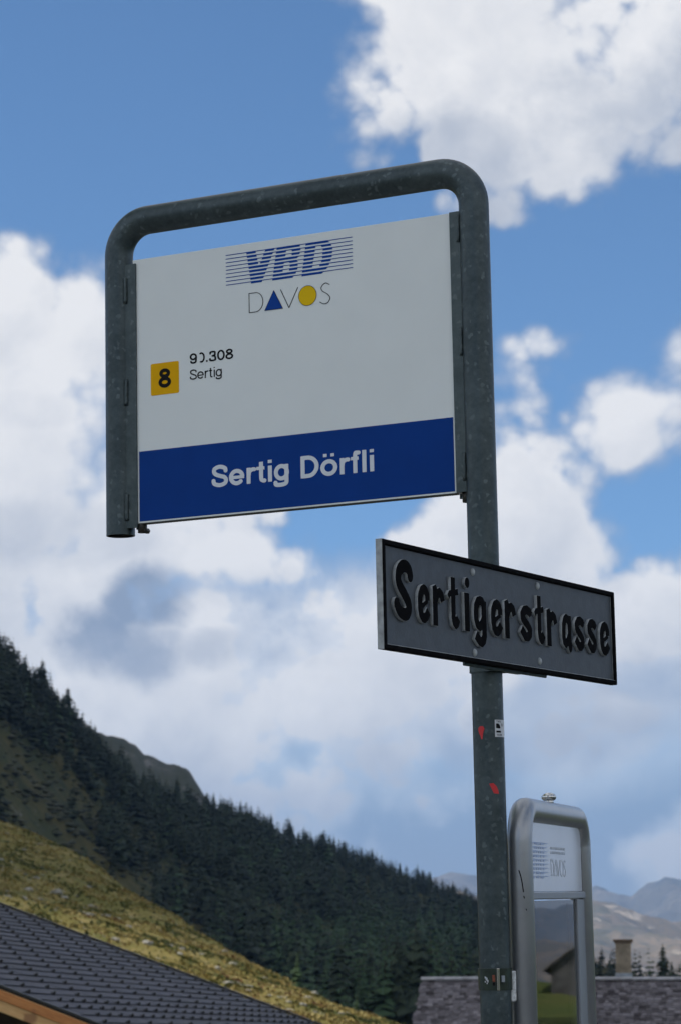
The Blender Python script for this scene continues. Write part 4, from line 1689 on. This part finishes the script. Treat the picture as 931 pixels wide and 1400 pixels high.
def wrapped(name, pts, mat, parent, lift=0.0006):
    """Flat outline (arc length, height) laid round the post; arc 0 faces the camera."""
    bm_ = bmesh.new()
    ff = bm_.faces.new([bm_.verts.new((s, 0, z)) for s, z in pts])
    bmesh.ops.triangulate(bm_, faces=[ff])
    s0, s1 = min(p[0] for p in pts), max(p[0] for p in pts)
    k = math.ceil(s0 / 0.002) * 0.002
    while k < s1:
        bmesh.ops.bisect_plane(bm_, geom=bm_.verts[:] + bm_.edges[:] + bm_.faces[:], plane_co=(k, 0, 0), plane_no=(1, 0, 0))
        k += 0.002
    face0 = -math.pi / 2 - YAW_BUS - 0.055   # towards the camera in the sign's own frame
    for v in bm_.verts:
        an = face0 + v.co.x / RT
        v.co = Vector(((RT + lift) * math.cos(an), (RT + lift) * math.sin(an), v.co.z))
    me_ = bpy.data.meshes.new(name)
    bm_.normal_update()
    bm_.to_mesh(me_)
    bm_.free()
    return mesh_obj(name, me_, mat, parent)


zc = post_z(1001)
for nm, ctr, z0, shp in (('a', -0.0135, post_z(1006.5), [(-0.0075, 0.0085), (-0.003, 0.0125), (0.003, 0.0125), (0.006, 0.008), (0.003, -0.001), (0.0015, -0.012), (-0.001, -0.0125), (-0.0025, -0.006), (-0.006, 0.0)]),
                         ('b', 0.0075, post_z(1082), [(-0.009, 0.010), (-0.001, 0.011), (0.005, 0.005), (0.005, 0.0015), (0.008, -0.001), (0.010, -0.0095), (-0.0005, -0.0085)])):
    wrapped('sticker_scrap', [(ctr + a, z0 + b_) for a, b_ in shp], M['red'], post)
st_c, st_h = 0.0268, 0.0165
stk = wrapped('sticker', [(0.0125, zc - st_h), (0.046, zc - st_h), (0.046, zc + st_h), (0.0125, zc + st_h)], M['sticker'], post)
stk['label'] = 'small white sticker with black print wrapping round the post'
for shp in ([(0.0150, 0.0005), (0.0150, 0.0092), (0.0200, 0.0095), (0.0235, 0.0065), (0.0255, 0.0010), (0.0225, -0.0005)],
            [(0.0152, -0.0082), (0.0152, -0.0045), (0.0265, -0.0045), (0.0265, -0.0082)],
            [(0.0290, 0.004), (0.0290, 0.0095), (0.0315, 0.0095), (0.0315, 0.004)],
            # T H I S
            [(0.0160, 0.0142), (0.0160, 0.0150), (0.0185, 0.0150), (0.0185, 0.0142)], [(0.0169, 0.0112), (0.0169, 0.0142), (0.0176, 0.0142), (0.0176, 0.0112)],
            [(0.0197, 0.0112), (0.0197, 0.0150), (0.0204, 0.0150), (0.0204, 0.0112)], [(0.0215, 0.0112), (0.0215, 0.0150), (0.0222, 0.0150), (0.0222, 0.0112)], [(0.0204, 0.0127), (0.0204, 0.0134), (0.0215, 0.0134), (0.0215, 0.0127)],
            [(0.0234, 0.0112), (0.0234, 0.0150), (0.0242, 0.0150), (0.0242, 0.0112)],
            [(0.0254, 0.0112), (0.0254, 0.0118), (0.0272, 0.0118), (0.0272, 0.0112)], [(0.0254, 0.0128), (0.0254, 0.0134), (0.0272, 0.0134), (0.0272, 0.0128)], [(0.0254, 0.0144), (0.0254, 0.0150), (0.0272, 0.0150), (0.0272, 0.0144)],
            # T E R R
            [(0.0160, -0.0116), (0.0160, -0.0108), (0.0185, -0.0108), (0.0185, -0.0116)], [(0.0169, -0.0148), (0.0169, -0.0116), (0.0176, -0.0116), (0.0176, -0.0148)],
            [(0.0196, -0.0148), (0.0196, -0.0108), (0.0203, -0.0108), (0.0203, -0.0148)], [(0.0203, -0.0114), (0.0203, -0.0108), (0.0216, -0.0108), (0.0216, -0.0114)], [(0.0203, -0.0131), (0.0203, -0.0125), (0.0214, -0.0125), (0.0214, -0.0131)], [(0.0203, -0.0148), (0.0203, -0.0142), (0.0216, -0.0142), (0.0216, -0.0148)],
            [(0.0228, -0.0148), (0.0228, -0.0108), (0.0235, -0.0108), (0.0235, -0.0148)], [(0.0235, -0.0128), (0.0235, -0.0108), (0.0246, -0.0108), (0.0248, -0.0118), (0.0244, -0.0128)], [(0.0238, -0.0128), (0.0244, -0.0128), (0.0251, -0.0148), (0.0244, -0.0148)],
            [(0.0262, -0.0148), (0.0262, -0.0108), (0.0269, -0.0108), (0.0269, -0.0148)], [(0.0269, -0.0128), (0.0269, -0.0108), (0.0280, -0.0108), (0.0282, -0.0118), (0.0278, -0.0128)], [(0.0272, -0.0128), (0.0278, -0.0128), (0.0285, -0.0148), (0.0278, -0.0148)]):
    wrapped('sticker_print', [(a, zc + b_) for a, b_ in shp], M['ink'], post, 0.0010)

# ------------------------------------------------------------------ cast street name sign
SW, SH, SC, SZ = 1.0122, 0.1954, -0.013, -0.3515
st = empty('street_name_sign', Matrix.Translation(O + AX * SZ) @ RL @ Matrix.Rotation(YAW_ST, 4, 'Z'),
           'grey cast metal street name sign with raised black letters on post', 'street sign')
YS = -0.06
x0, x1 = SC - SW / 2, SC + SW / 2
bm = bmesh.new()
box(bm, (SC, YS + 0.010, SH / 2), (SW - 0.004, 0.009, SH - 0.004), 0.001)
bm_obj('plate', bm, M['cast_grey'], st)
bm = bmesh.new()
rw = 0.0105
# raised rim: profile mitred round the plate; black face, grey end sides and lower inner edge, rest black
prof = [(0.0, 0.0148), (0.0, 0.002), (0.0015, 0.0), (rw - 0.002, 0.0), (rw, 0.0045), (rw, 0.012)]
cor = [(x0, 0, 1, 1), (x1, 0, -1, 1), (x1, SH, -1, -1), (x0, SH, 1, -1)]
rg_ = [[bm.verts.new((cx_ + sx * u, YS + v_, cz_ + sz * u)) for (u, v_) in prof] for (cx_, cz_, sx, sz) in cor]
for i in range(4):
    for k in range(len(prof) - 1):
        f = bm.faces.new((rg_[i][k], rg_[(i + 1) % 4][k], rg_[(i + 1) % 4][k + 1], rg_[i][k + 1]))
        horiz = i in (0, 2)
        f.material_index = (0 if k in (1, 2, 3) else 1) if not horiz else (0 if k <= 2 or (i == 2) else 1)
bm.faces.new([rg_[i][0] for i in range(4)]).material_index = 1
rim = bm_obj('rim', bm, [M['cast_black'], M['cast_side']], st)


def goth(ch):
    """Condensed upright cast lettering with angular joints, millimetres, baseline 0."""
    w = 10.6
    if ch == 'S':
        return [S(spline([(69, 79), (65, 91), (52, 97.5), (36, 96), (22, 86), (19, 72), (26, 60), (44, 46), (58, 33), (60, 21), (51, 12), (36, 11), (20, 17), (8, 31)], n=4), 12.2)], 75
    if ch == 'e':
        return [S([(40, 43), (40, 53), (35, 60), (27, 63), (18, 59.5), (11.5, 50), (10.5, 40), (10.5, 27), (13.5, 17), (20, 11), (27, 10), (35, 14), (45, 25)], 9.7), S([(13, 29), (42, 43)], 5.0)], 50
    if ch == 'r':
        return [S([(11, 0), (11, 70)], w), S([(12, 46), (22, 59), (30, 63), (38, 59), (43, 46)], 9.2), Poly([(0.4, 69), (21.6, 69), (15, 77), (0.4, 72)])], 50
    if ch == 't':
        return [S([(24, 97), (24, 22), (27, 14), (34, 10.5), (40, 13), (47, 22)], w), S([(1, 58), (8, 65), (24, 67), (48, 71)], 6.4)], 50
    if ch == 'i':
        return [S([(11, 0), (11, 73)], w + 0.4), S([(14, 91.5), (14.2, 92)], 10.2, butt=(False, False))], 24
    if ch == 'g':
        return [S([(29, 63), (20, 61), (12.5, 52), (10.5, 40), (11, 27), (16, 17), (25, 13.5), (35, 19), (42, 30), (42, 56), (36, 62)], 9.4, True), S([(43.5, 64), (43.5, -2), (40, -11), (32, -15.5), (23, -14), (8, -3)], 10.0)], 54
    if ch == 's':
        return [S([(47, 54), (42, 60), (31, 63.5), (20, 61.5), (12.5, 54), (13.5, 46), (22, 39.5), (34, 33), (42, 25), (41, 16), (33, 10.5), (23, 10.5), (6, 25)], 9.6)], 54
    if ch == 'a':
        return [S([(39, 52), (33, 60), (25, 63), (17, 59), (11, 49), (10, 38), (10, 25), (13, 15), (20, 11), (29, 16), (39, 29)], 9.4), S([(40, 70), (40, 12), (43, 5), (49, 1)], 10.0)], 51


GOTH = [('S', -484, 75), ('e', -394, 49), ('r', -336, 48), ('t', -277, 50), ('i', -209, 24), ('g', -171, 54), ('e', -98, 52), ('r', -39, 52), ('s', 28, 58),
        ('t', 94, 50), ('r', 151, 51), ('a', 222, 50), ('s', 282, 52), ('s', 344, 51), ('e', 409, 52)]
gcache = {}
ZLET = 0.0562
for ch, lx, wd in GOTH:
    if ch not in gcache:
        pr, adv = goth(ch)
        gcache[ch] = (shape_loops(union(pr), bbox(pr, 14), 0.8), adv)
    lps, adv = gcache[ch]
    mn, mxx = min(l[:, 0].min() for l in lps), max(l[:, 0].max() for l in lps)
    k = wd / (mxx - mn)
    loops = [np.stack([((l[:, 0] - mn) * k + lx) / 1000, l[:, 1] / 1000 + ZLET], 1) for l in lps]
    me = loops_mesh('letter', loops, 0.0080, 0.0004)
    me.transform(Matrix.Translation((0, YS + 0.0075, 0)))
    o = mesh_obj('letter', me, [M['cast_black'], M['cast_side']], st)
    for p in me.polygons: p.material_index = 0 if abs(p.normal.y) > 0.9 else 1
rv_me = None
for (rx_, rz_) in ((-0.1597, 0.1723), (-0.1597, 0.0200), (0.1248, 0.1736), (0.1248, 0.0239)):
    if rv_me is None:
        bm = bmesh.new()
        bmesh.ops.create_uvsphere(bm, u_segments=16, v_segments=10, radius=0.0075)
        for v in bm.verts: v.co.y *= 0.6
        for f in bm.faces: f.smooth = True
        rv_me = bpy.data.meshes.new('rivet')
        bm.to_mesh(rv_me)
        bm.free()
        rv_me.materials.append(M['cast_side'])
    o = bpy.data.objects.new('rivet', rv_me)
    col.objects.link(o)
    o.parent = st
    o.location = (rx_, YS + 0.0055, rz_)
# clamp brackets behind the plate holding the post
for zb_ in (0.004, 0.165):
    bm = bmesh.new()
    box(bm, (0, YS + 0.0185, zb_ + 0.004), (0.36, 0.006, 0.026), 0.002)
    n = 20
    ring = []
    for k in range(n + 1):
        a = math.pi * (1.0 + k / n) * 1.0 - math.pi
        ring.append((0.0335 * math.cos(a), 0.0335 * math.sin(a)))
    pts_ = [(0.0335, YS + 0.018)] + ring + [(-0.0335, YS + 0.018)]
    for a, b_ in zip(pts_, pts_[1:]):
        f = [bm.verts.new((a[0], a[1], zb_ - 0.008)), bm.verts.new((b_[0], b_[1], zb_ - 0.008)), bm.verts.new((b_[0], b_[1], zb_ + 0.018)), bm.verts.new((a[0], a[1], zb_ + 0.018))]
        bm.faces.new(f)
    box(bm, (-0.045, YS + 0.024, zb_ + 0.002), (0.05, 0.012, 0.022), 0.002)
    box(bm, (0.045, YS + 0.024, zb_ + 0.002), (0.05, 0.012, 0.022), 0.002)
    bm_obj('clamp_bracket', bm, M['galv_flat'], st)

# ------------------------------------------------------------------ timetable case beside the post
NEAR = O + (RL @ Vector((0.056, 0.025, 0, 0))).to_3d()
CZ0 = -(NEAR.z / AX.z)
cbase = NEAR + AX * CZ0
case = empty('timetable_case', Matrix.Translation(cbase) @ RL @ Matrix.Rotation(YAW_CASE, 4, 'Z'),
             'grey framed timetable case with white header clamped to the post', 'notice case')
CL, RC = 0.70, 0.02415
ZT = -CZ0 - 0.618
ZLOW = ZT - 1.05
bm = bmesh.new()
pth = bent([(0, 0, ZLOW), (0, 0, ZT), (CL, 0, ZT), (CL, 0, ZLOW)], 0.065, 14)
tube(bm, pth, RC, 32)
cframe = bm_obj('frame_pipe', bm, M['case_grey'], case, True)
bm = bmesh.new()
tube(bm, [(0.015, 0, ZLOW + 0.05), (CL - 0.015, 0, ZLOW + 0.05)], 0.017, 20)
bm_obj('lower_bar', bm, M['case_grey'], case, True)
yp = -0.007
xa, xb = 0.020, CL - 0.027
zh0, zh1 = ZT - 0.158, ZT - 0.018
bm = bmesh.new()
box(bm, ((xa + xb) / 2, yp + 0.006, (zh0 + zh1) / 2), (xb - xa, 0.012, zh1 - zh0), 0.001)
head = bm_obj('header_panel', bm, M['case_white'], case)
bm = bmesh.new()
box(bm, ((xa + xb) / 2, yp + 0.002, zh0 - 0.008), (xb - xa + 0.006, 0.018, 0.015), 0.002)
bm_obj('crossbar', bm, M['alu'], case)
bm = bmesh.new()
zl = ZLOW + 0.03
box(bm, (xb - 0.045, yp + 0.004, (zh0 - 0.0165 + zl) / 2), (0.09, 0.016, zh0 - 0.017 - zl), 0.002)
bm_obj('door_stile', bm, M['alu'], case)
bm = bmesh.new()
box(bm, (xa + 0.02, yp + 0.004, (zh0 - 0.0165 + zl) / 2), (0.04, 0.016, zh0 - 0.017 - zl), 0.002)
bm_obj('door_stile', bm, M['alu'], case)
bm = bmesh.new()
box(bm, ((xa + xb) / 2, yp + 0.003, (zh0 - 0.0165 + zl) / 2), (xb - xa - 0.126, 0.004, zh0 - 0.02 - zl))
bm_obj('glass_pane', bm, M['glass'], case)
bm = bmesh.new()
box(bm, ((xa + xb) / 2, yp + 0.016, (zh0 - 0.0165 + zl) / 2), (xb - xa - 0.01, 0.004, zh0 - 0.02 - zl))
bm_obj('back_board', bm, M['poster'], case)
# black strip painting the shadow in the gap between panel and far pipe
bm = bmesh.new()
box(bm, (xb + 0.003, yp + 0.004, (zh1 + zl) / 2), (0.008, 0.008, zh1 - zl - 0.02))
bm_obj('gap_shadow', bm, M['ink'], case)
# faded logo and print on the header
ksx, ksz = 0.34 / (lx1 - lx0), 0.066 / (0.5456 - 0.4822)
hl_ = [np.stack([(l[:, 0] - lx0) * ksx + 0.075, (l[:, 1] - 0.4822) * ksz], 1) for l in LOGO]
zc0 = ZT - 0.128


def hfilm(nm, loops, mat, lab=None):
    me_ = loops_mesh(nm, loops, 0.0006)
    me_.transform(Matrix.Translation((0, yp, zc0)))
    o_ = mesh_obj(nm, me_, mat, head)
    if lab: o_['label'] = lab


hfilm('logo', [l * np.array([0.62, 1]) for l in hl_], M['faded_blue'], 'faded blue striped VBD logo on the header')
dd = [np.stack([(l[:, 0] + 0.5030) * 0.92 + 0.295, (l[:, 1] - 0.4165) * 0.78 + 0.002], 1) for l in shape_loops(union([S(s_.p, 0.0016, s_.c) for s_ in dv] + [S(tri, 0.0016, True), S(ell(-0.3675, 0.4365, 0.0204, 0.0208, n=40), 0.0016, True)]), (-0.507, 0.410, -0.311, 0.463), 0.0006)]
hfilm('lettering', dd, M['faded_grey'], 'faded grey word DAVOS on the header')
tx = []
for ln in range(2):
    xx = 0.295
    rq = random.Random(ln)
    while xx < 0.46:
        wv = rq.uniform(0.006, 0.014)
        tx.append(np.array([(xx, 0.046 + ln * 0.009), (xx + wv, 0.046 + ln * 0.009), (xx + wv, 0.051 + ln * 0.009), (xx, 0.051 + ln * 0.009)]))
        xx += wv + rq.uniform(0.003, 0.006)
hfilm('small_print', tx, M['faded_grey'])
# stainless cap nut on top
bm = bmesh.new()
cyl(bm, (0, 0, 0.015), (0, 0, 0.033), 0.010, 0.010, 12)
bmesh.ops.create_uvsphere(bm, u_segments=18, v_segments=12, radius=0.0155, matrix=Matrix.Translation((0, 0, 0.034)) @ Matrix.Diagonal((1, 1, 0.62, 1)))
for f in bm.faces: f.smooth = True
nut = bm_obj('cap_nut', bm, M['chrome'], case)
nut.location = (0.335, 0, ZT)
# scratches in the paint
bm = bmesh.new()


def scratch(path, wd):
    """Thin mark on the near pipe: (angle from the camera side, height)."""
    f0 = -math.pi / 2 - YAW_CASE - 0.07
    for (a, b_) in zip(path, path[1:]):
        q = []
        for (s_, z_), dx_ in ((a, -wd), (a, wd), (b_, wd), (b_, -wd)):
            an = f0 + (s_ + dx_) / RC
            q.append(bm.verts.new(((RC + 0.0004) * math.cos(an), (RC + 0.0004) * math.sin(an), z_)))
        bm.faces.new(q)


zs_ = lambda y: -CZ0 + interp(y, [(1093, -0.6), (1164.7, -0.7), (1236.5, -0.8), (1308.7, -0.9), (1381, -1.0)])
scratch([(-0.0035, zs_(1190)), (-0.0005, zs_(1197)), (0.0018, zs_(1206)), (0.0042, zs_(1220))], 0.0011)
scratch([(0.0045, zs_(1225)), (0.0055, zs_(1228.5))], 0.001)
scratch([(0.0055, zs_(1243)), (0.0085, zs_(1242.5)), (0.0090, zs_(1245))], 0.0008)
bm_obj('scratch', bm, M['ink'], cframe)
# clamp round the post with its cast foot
bm = bmesh.new()
pc = Matrix.Rotation(-YAW_CASE, 4, 'Z') @ Vector((-0.056, -0.025, 0))
zcl = zs_(1337)
for k in range(40):
    a0, a1 = 2 * math.pi * k / 40, 2 * math.pi * (k + 1) / 40
    for ra, rb2, za, zb2 in ((0.0325, 0.0325, -0.0205, 0.0205), (0.0325, 0.0302, 0.0205, 0.0205), (0.0302, 0.0325, -0.0205, -0.0205)):
        bm.faces.new([bm.verts.new((pc.x + r_ * math.cos(a), pc.y + r_ * math.sin(a), zcl + z_)) for r_, a, z_ in ((ra, a0, za), (ra, a1, za), (rb2, a1, zb2), (rb2, a0, zb2))])
bmesh.ops.remove_doubles(bm, verts=bm.verts[:], dist=1e-5)
band = bm_obj('clamp_band', bm, M['green_band'], case)
f0 = -math.pi / 2 - YAW_CASE - 0.055


def on_band(s, z, lift):
    a = f0 + s / 0.0325
    return Vector((pc.x + (0.0325 + lift) * math.cos(a), pc.y + (0.0325 + lift) * math.sin(a), zcl + z)), a


for nm, s, z, sz, mt in (('band_buckle', 0.005, 0.0, (0.0055, 0.004, 0.041), M['chrome']), ('band_screw', 0.0135, 0.001, (0.006, 0.006, 0.012), M['lead']), ('band_slot', -0.003, 0.002, (0.005, 0.001, 0.013), M['rust']),
                         ('band_slot', -0.003, -0.0085, (0.005, 0.001, 0.006), M['ink'])):
    p, a = on_band(s, z, sz[1] / 2)
    bm = bmesh.new()
    box(bm, p, sz, 0.0006, Matrix.Rotation(a + math.pi / 2, 3, 'Z'))
    bm_obj(nm, bm, mt, band)
bm = bmesh.new()
for (s, z, w_, h_) in ((-0.0205, 0.004, 0.0012, 0.004), (-0.0185, 0.002, 0.0012, 0.006), (-0.0165, 0.0, 0.0012, 0.007), (-0.0205, -0.004, 0.0012, 0.003), (-0.0165, -0.007, 0.0012, 0.003), (-0.0145, -0.003, 0.0012, 0.005)):
    p, a = on_band(s, z, 0.0003)
    box(bm, p, (w_, 0.0006, h_), 0, Matrix.Rotation(a + math.pi / 2, 3, 'Z'))
bm_obj('band_print', bm, M['white_film'], band)
bm = bmesh.new()
q0 = Matrix.Rotation(-YAW_CASE, 3, 'Z') @ Vector((-0.0245, -0.0235, 0))
box(bm, q0 + Vector((0, 0, zcl - 0.014)), (0.016, 0.011, 0.058), 0.003, Matrix.Rotation(-YAW_CASE + 0.1, 3, 'Z'))
for v in bm.verts: v.co += Vector((noise.noise(v.co * 90), noise.noise(v.co * 90 + Vector((9, 0, 0))), 0)) * 0.0012
bm_obj('cast_bracket', bm, M['zinc'], case)

# ------------------------------------------------------------------ unseen cumulus, added and shaped to shade the stop and the forest
def cumulus(name, edge, x_rng, y_rng, step, rad, srad, h, seed, low_edge=None):
    """Heap of puffs standing sunward of the ground strip it shades."""
    rc = random.Random(seed)
    puffs = []
    y = y_rng[0]
    while y < y_rng[1]:
        x = x_rng[0]
        while x < x_rng[1]:
            ok = (y + rad < edge(x)) if low_edge is None else (y - rad > low_edge(x))
            if ok: puffs.append((x + rc.uniform(-0.15, 0.15) * step, y + rc.uniform(-0.15, 0.15) * step, rad * rc.uniform(0.9, 1.25)))
            x += step
        y += step
    for row_ in range(3):
        x = x_rng[0]
        while x < x_rng[1]:
            k = srad * (1 + 0.5 * row_)
            off_ = srad * (1.0 + 1.1 * row_)
            yy = edge(x) - off_ if low_edge is None else low_edge(x) + off_
            puffs.append((x, yy + rc.uniform(-0.2, 0.2) * srad, k * rc.uniform(0.9, 1.2)))
            x += srad * 0.9
    bm_ = bmesh.new()
    bmesh.ops.create_icosphere(bm_, subdivisions=2, radius=1)
    bv = np.array([v.co[:] for v in bm_.verts], np.float32)
    bf = np.array([[v.index for v in f.verts] for f in bm_.faces], np.int32)
    bm_.free()
    V_, F_, o_ = [], [], 0
    for (x, y, r) in puffs:
        q = bv * (1 + 0.12 * np.sin(bv[:, :1] * 7 + x) * np.cos(bv[:, 1:2] * 6 + y)) * np.array([r, r, r * 0.8], np.float32)
        q[:, 2] = np.where(q[:, 2] < 0, q[:, 2] * 0.35, q[:, 2])
        c = Vector((x, y, 0)) + sv * ((h + rc.uniform(0, 0.4) * rad) / sv.z)
        V_.append(q + np.array(c[:], np.float32))
        F_.append(bf + o_)
        o_ += len(bv)
    me_ = np_mesh(name, np.concatenate(V_), np.concatenate(F_), True)
    me_.materials.append(M['shade_cloud'])
    o = bpy.data.objects.new(name, me_)
    col.objects.link(o)
    return tag(o, kind='structure')


m, b = material('cloud_white')
b.inputs['Base Color'].default_value = (0.9, 0.9, 0.9, 1)
b.inputs['Roughness'].default_value = 1.0
b.inputs['Specular IOR Level'].default_value = 0.0
M['shade_cloud'] = m
cumulus('shade_cloud', lambda x: 48 + max(0, min(1, (x + 20) / 40)) * 70, (-55, 75), (-16, 130), 26, 26, 10, 2000, 1)
cumulus('shade_cloud', None, (-900, 700), (250, 2500), 150, 170, 22, 2000, 2, low_edge=lambda x: 226 + 5 * math.sin(x * 0.05) + min(0, x) * 0.6)

# ------------------------------------------------------------------ air
HAZE = True
if HAZE:
    bm = bmesh.new()
    box(bm, (3000, 9400, 780), (22000, 20000, 1590))
    hz = bm_obj('haze', bm, None)
    m = bpy.data.materials.new('haze_air')
    m.use_nodes = True
    m.node_tree.nodes.clear()
    mo_ = m.node_tree.nodes.new('ShaderNodeOutputMaterial')
    pv = m.node_tree.nodes.new('ShaderNodeVolumePrincipled')
    pv.inputs['Color'].default_value = (0.36, 0.60, 1.0, 1)
    pv.inputs['Density'].default_value = 4.4e-5
    m.node_tree.links.new(pv.outputs[0], mo_.inputs['Volume'])
    hz.data.materials.append(m)
    tag(hz, 'pale blue summer haze in the valley air', 'haze', kind='stuff')
